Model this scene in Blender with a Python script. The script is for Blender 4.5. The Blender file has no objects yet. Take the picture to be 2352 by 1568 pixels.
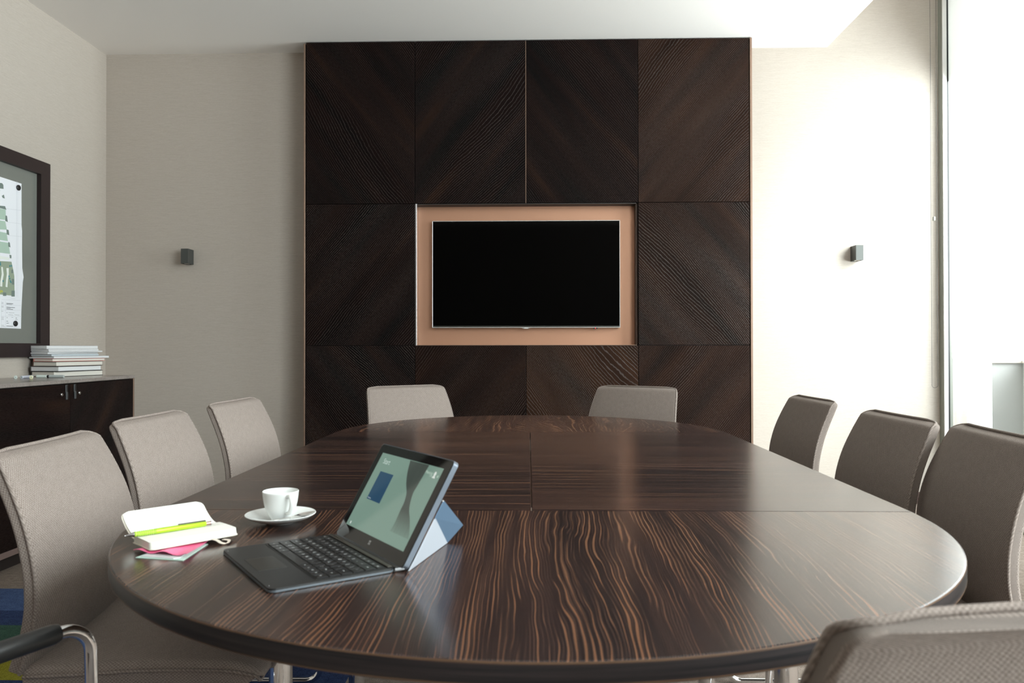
import bpy, math, random
from mathutils import Vector, Matrix, noise as mnoise
random.seed(7)
SC = bpy.context.scene
COL = SC.collection
PI = math.pi
# ------------------------------------------------------------------ camera
cam_d = bpy.data.cameras.new('camera'); cam = bpy.data.objects.new('camera', cam_d); COL.objects.link(cam)
cam_d.sensor_width = 36.0; cam_d.lens = 36.0 * 1796.9 / 2352
cam_d.clip_start = .02
_r = Vector((0.99968603, 0.02503577, -0.00102874)); _u = Vector((0.00123276, -0.0081352, 0.99996615)); _f = Vector((-0.02502656, 0.99965345, 0.00816351))
cam.matrix_world = Matrix(((_r.x, _u.x, -_f.x, 0), (_r.y, _u.y, -_f.y, 0), (_r.z, _u.z, -_f.z, 1.04), (0, 0, 0, 1)))
cam_d.dof.use_dof = True; cam_d.dof.focus_distance = 3.4; cam_d.dof.aperture_fstop = 9.0
SC.camera = cam
# ------------------------------------------------------------------ exposure
SC.view_settings.view_transform = 'Standard'; SC.view_settings.look = 'None'
SC.view_settings.gamma = 1.0; SC.view_settings.use_curve_mapping = False
SC.view_settings.exposure = 0.18
SC.cycles.use_denoising = True
SC.cycles.max_bounces = 10; SC.cycles.diffuse_bounces = 6; SC.cycles.glossy_bounces = 4
SC.cycles.caustics_reflective = False; SC.cycles.caustics_refractive = False
SC.cycles.sample_clamp_indirect = 10
# ------------------------------------------------------------------ daylight sky, hazy and brighter round the veiled sun
W = bpy.data.worlds.new('overcast_sky'); SC.world = W; W.use_nodes = True
nt = W.node_tree; nt.nodes.clear()
def nn(t, typ, **kw):
    n = t.nodes.new(typ)
    for k, v in kw.items():
        if isinstance(k, str) and hasattr(n, k): setattr(n, k, v)
    return n
def mth(t, op, a, b=None, c=None, clamp=False):
    n = t.nodes.new('ShaderNodeMath'); n.operation = op; n.use_clamp = clamp
    for i, v in enumerate((a, b, c)):
        if v is None: continue
        if hasattr(v, 'is_output'): t.links.new(v, n.inputs[i])
        else: n.inputs[i].default_value = v
    return n.outputs[0]
SUN_DIR = Vector((.64, -.53, .52)).normalized()
SKY, HAZE, GROUND = 6.6, 26.0, 16.0
tc = nn(nt, 'ShaderNodeTexCoord'); nv = nn(nt, 'ShaderNodeVectorMath', operation='NORMALIZE'); nt.links.new(tc.outputs['Generated'], nv.inputs[0])
dp = nn(nt, 'ShaderNodeVectorMath', operation='DOT_PRODUCT'); nt.links.new(nv.outputs[0], dp.inputs[0]); dp.inputs[1].default_value = SUN_DIR
lobe = mth(nt, 'MULTIPLY', mth(nt, 'POWER', mth(nt, 'MAXIMUM', dp.outputs["Value"], 0.0), 16.0), HAZE)
sx = nn(nt, 'ShaderNodeSeparateXYZ'); nt.links.new(nv.outputs[0], sx.inputs[0])
up = mth(nt, 'MULTIPLY_ADD', sx.outputs['Z'], 12.0, .5, clamp=True)
sky = mth(nt, 'ADD', mth(nt, 'MULTIPLY', up, SKY - GROUND), GROUND)
tot = mth(nt, 'ADD', sky, mth(nt, 'MULTIPLY', lobe, up))
bg = nn(nt, 'ShaderNodeBackground'); bg.inputs['Color'].default_value = (.93, .98, 1.0, 1)
nt.links.new(tot, bg.inputs['Strength'])
wo = nn(nt, 'ShaderNodeOutputWorld'); nt.links.new(bg.outputs[0], wo.inputs['Surface'])
# portal that guides daylight sampling through the window opening
for (ya, yb) in ((3.05, 5.285), (-2.3, 1.6)):
    pl = bpy.data.lights.new('window_portal', 'AREA'); pl.shape = 'RECTANGLE'; pl.size = 3.55; pl.size_y = yb-ya
    pl.cycles.is_portal = True
    po = bpy.data.objects.new('window_portal', pl); COL.objects.link(po)
    po.location = (2.83, (ya+yb)/2, 1.78); po.rotation_euler = (0, PI/2, 0)
# ------------------------------------------------------------------ helpers
def col(c):
    def f(v): v /= 255.; return v/12.92 if v <= .04045 else ((v+.055)/1.055)**2.4
    return (f(c[0]), f(c[1]), f(c[2]), 1)
class MB:
    """collects shapes and links them as ONE mesh object"""
    def __init__(s): s.v = []; s.f = []; s.m = []
    def add(s, vs, fs, mi=0):
        o = len(s.v); s.v += [tuple(v) for v in vs]; s.f += [tuple(i+o for i in f) for f in fs]; s.m += [mi]*len(fs); return s
    def box(s, x0, x1, y0, y1, z0, z1, mi=0):
        v = [(x, y, z) for x in (x0, x1) for y in (y0, y1) for z in (z0, z1)]
        return s.add(v, [(0,1,3,2),(4,6,7,5),(0,4,5,1),(2,3,7,6),(0,2,6,4),(1,5,7,3)], mi)
    def bbox(s, x0, x1, y0, y1, z0, z1, b=.002, mi=0):
        """box with chamfered edges"""
        vs = []; idx = {}
        X, Y, Z = (x0, x1), (y0, y1), (z0, z1)
        for i in (0,1):
            for j in (0,1):
                for k in (0,1):
                    sx_, sy_, sz_ = (1-2*i), (1-2*j), (1-2*k)
                    idx[i,j,k,0] = len(vs); vs.append((X[i], Y[j]+sy_*b, Z[k]+sz_*b))
                    idx[i,j,k,1] = len(vs); vs.append((X[i]+sx_*b, Y[j], Z[k]+sz_*b))
                    idx[i,j,k,2] = len(vs); vs.append((X[i]+sx_*b, Y[j]+sy_*b, Z[k]))
        F = []
        for i in (0,1):
            F.append([idx[i,j,k,0] for j,k in ((0,0),(1,0),(1,1),(0,1))]); F.append([idx[j,i,k,1] for j,k in ((0,0),(1,0),(1,1),(0,1))]); F.append([idx[j,k,i,2] for j,k in ((0,0),(1,0),(1,1),(0,1))])
        for i in (0,1):
            for j in (0,1):
                F.append([idx[i,j,0,0], idx[i,j,1,0], idx[i,j,1,1], idx[i,j,0,1]])
                F.append([idx[i,0,j,0], idx[i,1,j,0], idx[i,1,j,2], idx[i,0,j,2]])
                F.append([idx[0,i,j,1], idx[1,i,j,1], idx[1,i,j,2], idx[0,i,j,2]])
                for k in (0,1): F.append([idx[i,j,k,0], idx[i,j,k,1], idx[i,j,k,2]])
        return s.add(vs, F, mi)
    def prism(s, pts, off, mi=0):
        """closed polygon (3D points) extruded by vector off"""
        n = len(pts); off = Vector(off); P = [Vector(p) for p in pts]
        v = P + [p+off for p in P]
        return s.add(v, [tuple(range(n))[::-1], tuple(range(n, 2*n))] + [(i, (i+1) % n, (i+1) % n+n, i+n) for i in range(n)], mi)
    def lathe(s, prof, c=(0,0,0), n=48, mi=0):
        v = []; f = []
        for r, z in prof:
            for i in range(n): a = 2*PI*i/n; v.append((c[0]+r*math.cos(a), c[1]+r*math.sin(a), c[2]+z))
        for k in range(len(prof)-1):
            for i in range(n): j = (i+1) % n; f.append((k*n+i, k*n+j, (k+1)*n+j, (k+1)*n+i))
        return s.add(v, f, mi)
    def tube(s, pts, r, n=12, mi=0, closed=False, sx_=1.0, caps=True):
        P = [Vector(p) for p in pts]; m = len(P); v = []; f = []
        R = r if isinstance(r, (list, tuple)) else [r]*m
        t0 = (P[1]-P[0]).normalized(); ref = Vector((0,0,1)) if abs(t0.z) < .9 else Vector((1,0,0))
        nrm = (ref - t0*ref.dot(t0)).normalized()
        for i in range(m):
            if closed: t = (P[(i+1) % m]-P[i-1]).normalized()
            else: t = (P[min(i+1, m-1)]-P[max(i-1, 0)]).normalized()
            nrm = (nrm - t*nrm.dot(t)).normalized(); bi = t.cross(nrm)
            for k in range(n): a = 2*PI*k/n; v.append(P[i]+nrm*(R[i]*math.cos(a))+bi*(R[i]*sx_*math.sin(a)))
        for i in range(m if closed else m-1):
            for k in range(n): a = i*n+k; b = i*n+(k+1) % n; c = ((i+1) % m)*n+(k+1) % n; d = ((i+1) % m)*n+k; f.append((a, b, c, d))
        if not closed and caps: f.append(tuple(range(n))[::-1]); f.append(tuple(range((m-1)*n, m*n)))
        return s.add(v, f, mi)
    def xf(s, M):
        s.v = [tuple(M @ Vector(v)) for v in s.v]; return s
    def build(s, name, mats, parent=None, smooth=None, loc=None, merge=True):
        me = bpy.data.meshes.new(name); me.from_pydata(s.v, [], s.f)
        mats = mats if isinstance(mats, (list, tuple)) else [mats]
        for m in mats: me.materials.append(m)
        for p, mi in zip(me.polygons, s.m): p.material_index = mi
        import bmesh
        bm = bmesh.new(); bm.from_mesh(me)
        if merge: bmesh.ops.remove_doubles(bm, verts=bm.verts, dist=1e-6)
        bmesh.ops.recalc_face_normals(bm, faces=bm.faces)
        bm.to_mesh(me); bm.free()
        if smooth is not None:
            me.polygons.foreach_set('use_smooth', [True]*len(me.polygons)); me.set_sharp_from_angle(angle=math.radians(smooth))
        o = bpy.data.objects.new(name, me); COL.objects.link(o)
        if parent: o.parent = parent
        if loc: o.location = loc
        return o
def fillet(pts, r, n=7):
    """polyline with rounded corners"""
    P = [Vector(p) for p in pts]; out = [P[0]]
    for i in range(1, len(P)-1):
        a = (P[i-1]-P[i]); b = (P[i+1]-P[i]); la, lb = a.length, b.length; a.normalize(); b.normalize()
        ang = a.angle(b)
        if ang > 3.1: out.append(P[i]); continue
        rr = min(r, .48*min(la, lb)*math.tan(ang/2)); d = rr/math.tan(ang/2)
        p0 = P[i]+a*d; p1 = P[i]+b*d; c = P[i]+(a+b).normalized()*(rr/math.sin(ang/2))
        v0 = p0-c; v1 = p1-c; th = v0.angle(v1)
        for k in range(n+1):
            t = k/n; out.append(c+(v0*math.sin((1-t)*th)+v1*math.sin(t*th))/math.sin(th))
    out.append(P[-1]); return out
def tag(o, label=None, cat=None, group=None, kind=None):
    if label: o['label'] = label
    if cat: o['category'] = cat
    if group: o['group'] = group
    if kind: o['kind'] = kind
    return o
def thing(name, label, cat, loc=(0,0,0), rz=0, group=None):
    o = bpy.data.objects.new(name, None); COL.objects.link(o); o.location = loc; o.rotation_euler = (0,0,rz); o.empty_display_size = .1
    return tag(o, label, cat, group)
def struct(mb, name, mat, smooth=None): return tag(mb.build(name, mat, smooth=smooth), kind='structure')
# ------------------------------------------------------------------ materials
def mat(name, base=(.5,.5,.5,1), rough=.5, metal=0.0, **kw):
    m = bpy.data.materials.new(name); m.use_nodes = True; t = m.node_tree; b = t.nodes['Principled BSDF']
    b.inputs['Base Color'].default_value = base; b.inputs['Roughness'].default_value = rough; b.inputs['Metallic'].default_value = metal
    for k, v in kw.items(): b.inputs[k.replace('_', ' ')].default_value = v
    return m, t, b
def ramp(t, fac, stops):
    r = t.nodes.new('ShaderNodeValToRGB'); e = r.color_ramp.elements
    e[0].position, e[0].color = stops[0]; e[1].position, e[1].color = stops[-1]
    for p, c in stops[1:-1]: q = e.new(p); q.color = c
    t.links.new(fac, r.inputs[0]); return r.outputs[0]
def mapping(t, scale=(1,1,1), rot=(0,0,0), loc=(0,0,0), src='Object'):
    tc = t.nodes.new('ShaderNodeTexCoord'); mp = t.nodes.new('ShaderNodeMapping')
    t.links.new(tc.outputs[src], mp.inputs[0]); mp.inputs['Scale'].default_value = scale; mp.inputs['Rotation'].default_value = rot; mp.inputs['Location'].default_value = loc
    return mp.outputs[0]
def vscale(t, v, s):
    n = t.nodes.new('ShaderNodeVectorMath'); n.operation = 'MULTIPLY'; t.links.new(v, n.inputs[0]); n.inputs[1].default_value = s; return n.outputs[0]
def noise(t, v, scale=1.0, detail=2.0, rough=.5, dist=0.0):
    n = t.nodes.new('ShaderNodeTexNoise'); t.links.new(v, n.inputs['Vector']); n.inputs['Scale'].default_value = scale; n.inputs['Detail'].default_value = detail; n.inputs['Roughness'].default_value = rough; n.inputs['Distortion'].default_value = dist
    return n.outputs['Fac']
def mixc(t, fac, a, b):
    n = t.nodes.new('ShaderNodeMix'); n.data_type = 'RGBA'
    for s, v in ((n.inputs[0], fac), (n.inputs[6], a), (n.inputs[7], b)):
        if hasattr(v, 'is_output'): t.links.new(v, s)
        else: s.default_value = v
    return n.outputs[2]
def bump(t, b, h, strength=.3, dist=.001):
    n = t.nodes.new('ShaderNodeBump'); n.inputs['Strength'].default_value = strength; n.inputs['Distance'].default_value = dist
    t.links.new(h, n.inputs['Height']); t.links.new(n.outputs[0], b.inputs['Normal'])
def setc(t, b, c): t.links.new(c, b.inputs['Base Color'])
def sep(t, v):
    n = t.nodes.new('ShaderNodeSeparateXYZ'); t.links.new(v, n.inputs[0]); return n.outputs

def wenge(name, ang, loc, freq=95, amp=34.0, lines=1.0, warm=0.0):
    """dark open-pored veneer; grain runs at angle ang in the local XZ plane (limed pores as thin pale lines)"""
    m, t, b = mat(name, rough=.48)
    v = mapping(t, rot=(0, math.radians(-ang), 0), loc=loc)         # x: along the grain, z: across
    lo = noise(t, vscale(t, v, (.55, 1, 1.7)), 1.0, 1.0, .35)
    md = noise(t, vscale(t, v, (3.2, 1, 6)), 1.0, 4.0, .62)
    s = sep(t, v)
    ph = mth(t, 'ADD', mth(t, 'MULTIPLY', s['Z'], freq), mth(t, 'ADD', mth(t, 'MULTIPLY', lo, amp), mth(t, 'MULTIPLY', md, 2.8)))
    fr = mth(t, 'FRACT', ph)
    tri = mth(t, 'MULTIPLY', mth(t, 'ABSOLUTE', mth(t, 'SUBTRACT', fr, .5)), 2.0)
    brk = noise(t, vscale(t, v, (60, 1, 300)), 1.0, 3.0, .6)
    line = ramp(t, mth(t, 'ADD', tri, mth(t, 'MULTIPLY', mth(t, 'SUBTRACT', brk, .5), .8)), [(.72, (0,0,0,1)), (.95, (1,1,1,1))])
    fine = noise(t, vscale(t, v, (25, 1, 900)), 1.0, 2.0)
    band = noise(t, vscale(t, v, (.9, 1, 8)), 1.0, 2.0)
    vis = ramp(t, noise(t, vscale(t, v, (1.3, 1, 5)), 1.0, 2.0), [(.30, (.25,.25,.25,1)), (.62, (1,1,1,1))])
    c0 = ramp(t, band, [(.30, (.0035,.0028,.0027,1)), (.48, (.0088,.0040,.0034,1)), (.60, (.0125,.0057,.0045,1)), (.75, (.027,.0115,.0062,1))])
    if warm: c0 = mixc(t, mth(t, 'MULTIPLY', band, 1.6*warm, clamp=True), c0, (.050,.023,.013,1))
    c1 = mixc(t, mth(t, 'MULTIPLY', fine, .5), c0, (.0035,.003,.0035,1))
    lv = mth(t, 'MULTIPLY', mth(t, 'MULTIPLY', line, vis), lines)
    c2 = mixc(t, mth(t, 'MULTIPLY', lv, .72), c1, (.066,.048,.042,1))
    setc(t, b, c2)
    bump(t, b, mth(t, 'ADD', line, mth(t, 'MULTIPLY', fine, .35)), .5, .0010)
    t.links.new(mth(t, 'MULTIPLY_ADD', lv, .35, .05), b.inputs['Specular IOR Level'])
    return m
def ebony(name, along='Y', strong=1.0, loc=(0,0,0), fq=140.0, swirl=46.0):
    m, t, b = mat(name, rough=.2); b.inputs['IOR'].default_value = 1.5
    v = mapping(t, rot=(0, 0, 0 if along == 'Y' else PI/2), loc=loc)      # y: along, x: across
    Y = along == 'Y'
    lo = noise(t, vscale(t, v, (2.6, .55, 1) if Y else (3.0, .22, 1)), 1.0, 1.0, .3)
    md = noise(t, vscale(t, v, (14, 3.2, 1)), 1.0, 2.0, .55)
    s = sep(t, v)
    ph = mth(t, 'ADD', mth(t, 'MULTIPLY', s['X'], fq if Y else 38.0), mth(t, 'ADD', mth(t, 'MULTIPLY', lo, swirl if Y else 14.0), mth(t, 'MULTIPLY', md, 4.2 if Y else .5)))
    def stripes(k, sc_, jit, lo_, hi_):
        f_ = mth(t, 'FRACT', mth(t, 'MULTIPLY', ph, k)); tr = mth(t, 'MULTIPLY', mth(t, 'ABSOLUTE', mth(t, 'SUBTRACT', f_, .5)), 2.0)
        wd = noise(t, vscale(t, v, sc_), 1.0, 2.0)
        return ramp(t, mth(t, 'ADD', tr, mth(t, 'MULTIPLY', mth(t, 'SUBTRACT', wd, .5), jit)), [(lo_, (0,0,0,1)), (hi_, (1,1,1,1))])
    st = stripes(.38, (40, 1.8, 1), 1.9, 1.04, 1.14)
    st2 = stripes(1.0, (50, 2.2, 1), 1.4, .80, .98)
    st3 = stripes(2.1, (80, 2.5, 1), 1.3, .68, .95)
    fine = noise(t, vscale(t, v, (300, 5, 1)), 1.0, 2.0)
    broad = noise(t, vscale(t, v, (9, .8, 1)), 1.0, 2.0)
    c0 = ramp(t, broad, [(.35, (.008,.006,.007,1)), (.52, (.019,.0115,.0115,1)), (.68, (.034,.019,.017,1))])
    c0 = mixc(t, mth(t, 'MULTIPLY', fine, .5), c0, (.012,.009,.010,1))
    c1 = mixc(t, mth(t, 'MULTIPLY', st3, .40*strong), c0, (.15,.075,.050,1))
    c1 = mixc(t, mth(t, 'MULTIPLY', st2, .62*strong), c1, (.25,.115,.06,1))
    c2 = mixc(t, mth(t, 'MULTIPLY', st, .85*strong if Y else .62), c1, (.48,.22,.105,1))
    setc(t, b, c2)
    rg = mth(t, 'MULTIPLY_ADD', fine, .03, .205); t.links.new(rg, b.inputs['Roughness'])
    return m
def wallpaper():
    m, t, b = mat('wallpaper_beige', rough=.75)
    v = mapping(t)
    a = noise(t, vscale(t, v, (16, 16, 900)), 1.0, 3.0, .6); c = noise(t, vscale(t, v, (70, 70, 2200)), 1.0, 2.0)
    k = mth(t, 'ADD', mth(t, 'MULTIPLY', a, .5), mth(t, 'MULTIPLY', c, .5))
    setc(t, b, ramp(t, k, [(.34, (.42,.37,.32,1)), (.5, (.49,.44,.39,1)), (.66, (.555,.505,.455,1))]))
    bump(t, b, k, .25, .0006); b.inputs['Specular IOR Level'].default_value = .25
    return m
def fabric():
    m, t, b = mat('taupe_weave', rough=.9)
    at = t.nodes.new('ShaderNodeAttribute'); at.attribute_name = 'weave'; v = at.outputs['Vector']; s = sep(t, v); K = 2*PI/.0056
    g = mth(t, 'MULTIPLY', mth(t, 'COSINE', mth(t, 'MULTIPLY', s['X'], K)), mth(t, 'COSINE', mth(t, 'MULTIPLY', s['Y'], K*.8)))
    n1 = noise(t, vscale(t, v, (.5, 1, 1)), 620, 2.0); n2 = noise(t, v, 60, 2.0)
    h = mth(t, 'ADD', mth(t, 'MULTIPLY_ADD', g, .13, .16), mth(t, 'ADD', mth(t, 'MULTIPLY', n1, .50), mth(t, 'MULTIPLY', n2, .10)))
    setc(t, b, ramp(t, h, [(.20, (.105,.079,.066,1)), (.47, (.252,.211,.188,1)), (.75, (.41,.36,.325,1))]))
    bump(t, b, h, .6, .0010); b.inputs['Specular IOR Level'].default_value = .2
    return m
def carpet(name, ca, cb, sc=380):
    m, t, b = mat(name, rough=.95); v = mapping(t)
    n1 = noise(t, v, sc, 2.0, .7); n2 = noise(t, v, 40, 2.0)
    h = mth(t, 'ADD', mth(t, 'MULTIPLY', n1, .8), mth(t, 'MULTIPLY', n2, .2))
    setc(t, b, ramp(t, h, [(.38, ca), (.62, cb)])); bump(t, b, n1, .8, .004); b.inputs['Specular IOR Level'].default_value = .1
    return m
M = {}
M['wallpaper'] = wallpaper(); M['fabric'] = fabric()
M['ceiling'] = mat('ceiling_white', (.90,.87,.84,1), .8)[0]
M['carpet'] = carpet('carpet_beige', (.13,.10,.08,1), (.40,.33,.28,1))
M['rug_blue'] = carpet('rug_blue', (.035,.06,.15,1), (.10,.16,.32,1)); M['rug_navy'] = carpet('rug_navy', (.012,.02,.06,1), (.05,.08,.19,1))
M['rug_green'] = carpet('rug_green', (.02,.05,.04,1), (.07,.14,.10,1)); M['rug_olive'] = carpet('rug_olive', (.16,.15,.01,1), (.36,.34,.05,1))
M['baseboard'] = carpet('baseboard_brown', (.07,.045,.04,1), (.15,.10,.09,1), 500)
M['copper'] = mat('copper_laminate', (.58,.32,.21,1), .45, .6)[0]
M['strip'] = mat('bronze_strip', (.30,.20,.15,1), .35, .6)[0]
M['carcass'] = mat('dark_carcass', (.02,.014,.012,1), .5)[0]
M['chrome'] = mat('chrome', (.82,.82,.83,1), .08, 1.0)[0]
M['steel'] = mat('brushed_steel', (.55,.55,.56,1), .25, 1.0)[0]
M['silver'] = mat('silver_bezel', (.85,.86,.86,1), .25, .7)[0]
M['screen'] = mat('tv_glass', (.001,.001,.001,1), .06, 0.0, Specular_IOR_Level=.10)[0]
M['black'] = mat('black_plastic', (.012,.012,.013,1), .4)[0]
M['armpad'] = mat('black_soft_touch', (.012,.012,.012,1), .33)[0]
M['anthracite'] = mat('anthracite_metal', (.075,.08,.075,1), .45, .3)[0]
M['white_metal'] = mat('white_painted_metal', (.78,.78,.77,1), .35)[0]
M['grey_metal'] = mat('grey_window_metal', (.22,.23,.20,1), .4)[0]
M['porcelain'] = mat('porcelain', (.82,.84,.83,1), .08)[0]
M['paper'] = mat('white_paper', (.86,.87,.84,1), .7)[0]
M['cream'] = mat('cream_pages', (.82,.78,.69,1), .8)[0]
M['frosted'] = mat('frosted_diffuser', (.85,.80,.74,1), .3)[0]
def granite():
    m, t, b = mat('stone_top', rough=.22); v = mapping(t)
    n1 = noise(t, v, 130, 3.0, .7); n2 = noise(t, v, 12, 2.0)
    k = mth(t, 'ADD', mth(t, 'MULTIPLY', n1, .6), mth(t, 'MULTIPLY', n2, .4))
    setc(t, b, ramp(t, k, [(.30, (.17,.14,.125,1)), (.5, (.27,.235,.215,1)), (.70, (.32,.285,.265,1))])); return m
M['granite'] = granite()
def glass_mat():
    m = bpy.data.materials.new('window_glass'); m.use_nodes = True; t = m.node_tree; t.nodes.clear()
    a = t.nodes.new('ShaderNodeBsdfTransparent'); a.inputs[0].default_value = (.96,.98,.97,1); g = t.nodes.new('ShaderNodeBsdfGlossy'); g.inputs['Roughness'].default_value = .01
    lw = t.nodes.new('ShaderNodeLayerWeight'); lw.inputs[0].default_value = .5; fq = mth(t, 'MULTIPLY_ADD', mth(t, 'POWER', lw.outputs['Facing'], 4.0), .45, .03); x = t.nodes.new('ShaderNodeMixShader'); o = t.nodes.new('ShaderNodeOutputMaterial')
    t.links.new(fq, x.inputs[0]); t.links.new(a.outputs[0], x.inputs[1]); t.links.new(g.outputs[0], x.inputs[2]); t.links.new(x.outputs[0], o.inputs[0]); return m
M['glass'] = glass_mat()
def emit(name, c, s, rough=.15):
    m, t, b = mat(name, (.01,.01,.01,1), rough); b.inputs['Emission Color'].default_value = c; b.inputs['Emission Strength'].default_value = s; return m
# ================================================================== ROOM
XL, XW, YB, YR, H, HP, XC = -2.919, 2.73, 5.29, -2.4, 3.056, 3.65, 1.985
struct(MB().box(XL-.1, 2.9, YR-.1, YB+.1, -.12, 0), 'floor', M['carpet'])
struct(MB().box(XL-.1, 2.9, YB, YB+.12, 0, HP+.1), 'wall_back', M['wallpaper'])
struct(MB().box(XL-.12, XL, YR-.1, YB, 0, HP+.1), 'wall_left', M['wallpaper'])
struct(MB().box(XL, 2.9, YR-.12, YR, 0, HP+.1), 'wall_rear', mat('rear_wall_brown', (.10,.075,.06,1), .7)[0])
rw = MB().box(XW, XW+.17, YR, YB, 3.42, HP+.1)
rw.box(XW, XW+.17, 1.6, 3.05, 0, 3.42).box(XW, XW+.17, YR, -2.3, 0, 3.42)
struct(rw, 'wall_right', M['wallpaper'])
struct(MB().box(XL, XC, YR, YB, H, H+.14).box(XC, XW, YR, YB, HP, HP+.08).box(XC-.02, XC, YR, YB, H+.14, HP), 'ceiling', M['ceiling'])
struct(MB().bbox(XL+.014, XW-.01, YB-.014, YB, 0, .078, .003), 'baseboard_back', M['baseboard'])
struct(MB().bbox(XL, XL+.014, 4.75, YB-.014, 0, .078, .003), 'baseboard_left', M['baseboard'])
# window running along the right side, floor to lintel
HD = 3.42
def window(nm, ya, yb, divs):
    w = tag(thing(nm, 'floor-to-ceiling window with slim metal frame', 'window'), kind='structure'); del w['category']
    f = MB(); X0 = XW-.010; x0, x1 = XW-.001, XW+.085
    f.box(X0, X0+.060, yb-.05, yb, .0, HD).bbox(x0, x1, ya, ya+.05, 0, HD, .003).bbox(x0, x1, ya+.05, yb-.06, 0, .03, .003).bbox(x0, x1, ya+.05, yb-.06, HD-.05, HD, .003)
    for y in divs: f.bbox(x0, x1, y-.03, y+.03, .03, HD-.05, .003)
    f.build('frame', M['grey_metal'], w)
    MB().box(X0+.001, X0+.026, yb-.060, yb-.051, .03, HD-.05).build('sash', M['white_metal'], w)
    MB().box(X0+.0262, X0+.037, yb-.060, yb-.051, .03, HD-.05).build('gasket', M['black'], w)
    e = [ya+.05]+list(divs)+[yb-.055]
    for a, b in zip(e[:-1], e[1:]): MB().box(XW+.042, XW+.048, a+.01, b-.001, .03, HD-.05).build('pane', M['glass'], w)
window('window_1', 3.05, 5.288, [])
window('window_2', -2.3, 1.6, [-1.0, .3])
# balcony outside
m_out = mat('outside_render', (.27,.275,.27,1), .8)[0]
b = MB()  .box(3.245, 3.46, 5.60, 7.6, -.4, .93).box(3.46, 3.62, -3.0, 7.6, -.4, .93)
b.box(3.225, 3.66, 5.58, 7.6, .93, .945, 1).box(3.44, 3.66, -3.0, 5.58, .93, .945, 1)
bp = b.build('balcony_parapet', [m_out, mat('outside_coping', (.30,.27,.23,1), .6)[0]]); tag(bp, 'pale rendered balcony parapet with thin coping seen through the window', 'parapet')
struct(MB().box(2.9, 3.46, -3.0, 7.6, -.3, -.12), 'trim_4', m_out)
# roller blind in the ceiling pocket
rb = thing('roller_blind', 'white roller blind at the window top with long bead chain by the frame', 'blind', (0,0,0))
MB().tube([(2.667, 3.08, 3.56), (2.667, 5.22, 3.56)], .034, 24).build('roller', M['white_metal'], rb, 40)
MB().bbox(2.59, 2.70, 5.223, 5.25, 3.5, HP, .002).build('bracket', M['white_metal'], rb)
bfm = bpy.data.materials.new('light_block_sheet'); bfm.use_nodes = True; t = bfm.node_tree; t.nodes.clear()
a = t.nodes.new('ShaderNodeBsdfTranslucent'); a.inputs[0].default_value = (.55,.55,.54,1); d = t.nodes.new('ShaderNodeBsdfDiffuse'); d.inputs[0].default_value = (.75,.75,.73,1)
x = t.nodes.new('ShaderNodeMixShader'); x.inputs[0].default_value = .6; o = t.nodes.new('ShaderNodeOutputMaterial')
t.links.new(a.outputs[0], x.inputs[1]); t.links.new(d.outputs[0], x.inputs[2]); t.links.new(x.outputs[0], o.inputs[0])
MB().box(2.760, 2.761, 3.11, 5.234, 2.80, 3.368).build('light_block_sheet', bfm, rb)  # translucent sheet added at the window head to dim the upper back wall
ch = MB(); z = .80
def bead(x, z_):
    pr_ = [(0, -.0021), (.0018, -.0011), (.0018, .0011), (0, .0021)]
    ch.lathe(pr_, (x, 5.12, z_), 6)
k = 0
while .80+k*.0062 < 3.54:
    bead(2.584, .80+k*.0062); bead(2.622, .803+k*.0062); k += 1
for i in range(10): a = PI*i/9; bead(2.603-.019*math.cos(a), .797-.017*math.sin(a))
ch.tube([(2.584,5.12,3.54),(2.584,5.12,.80)]+[(2.603-.019*math.cos(PI*i/8), 5.12, .797-.017*math.sin(PI*i/8)) for i in range(9)]+[(2.622,5.12,.80),(2.622,5.12,3.54)], .0006, 5)
ch.build('bead_chain', mat('grey_beads', (.05,.05,.05,1), .4)[0], rb)
MB().bbox(2.597, 2.609, 5.112, 5.13, 1.86, 1.885, .001).build('chain_clip', M['grey_metal'], rb)
# ================================================================== TIMBER FEATURE WALL
PX = [-1.483, -.763, -.036, .694, 1.414]; PZ = [0.0, 1.056, 1.985, 3.052]; PY = 5.10
c = MB()
c.box(PX[0]-.004, PX[1], PY+.022, YB, 0, H).box(PX[3], PX[4]+.004, PY+.022, YB, 0, H)
c.box(PX[1], PX[3], PY+.022, YB, 0, PZ[1]-.012).box(PX[1], PX[3], PY+.022, YB, PZ[2]+.012, H).box(PX[1], PX[3], PY+.10, YB, PZ[1]-.012, PZ[2]+.012)
struct(c, 'trim_1', M['carcass'])
struct(MB().bbox(PX[0]-.014, PX[0]-.004, PY-.002, YB, 0, H-.012, .001), 'trim_2', M['strip'])
struct(MB().bbox(PX[4]+.004, PX[4]+.018, PY-.002, YB, 0, H-.004, .001), 'trim_3', M['strip'])
g = .0018
def panel(i0, i1, j, ang, label, sd, k=95, ln=1.0, wm=0.0):
    x0, x1, z0, z1 = PX[i0], PX[i1], PZ[j], PZ[j+1]
    cx, cz = (x0+x1)/2, (z0+z1)/2
    mb = MB().bbox(x0+g-cx, x1-g-cx, 0, .022, z0+g-cz, z1-g-cz, .0012)
    o = mb.build('wall_panel', wenge('dark_veneer', ang, (sd*3.7, 0, sd*1.9), k, 34.0, ln, wm), loc=(cx, PY, cz))
    tag(o, label, 'wall panel', 'dark wood veneer panels round the television niche'); return o
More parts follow.
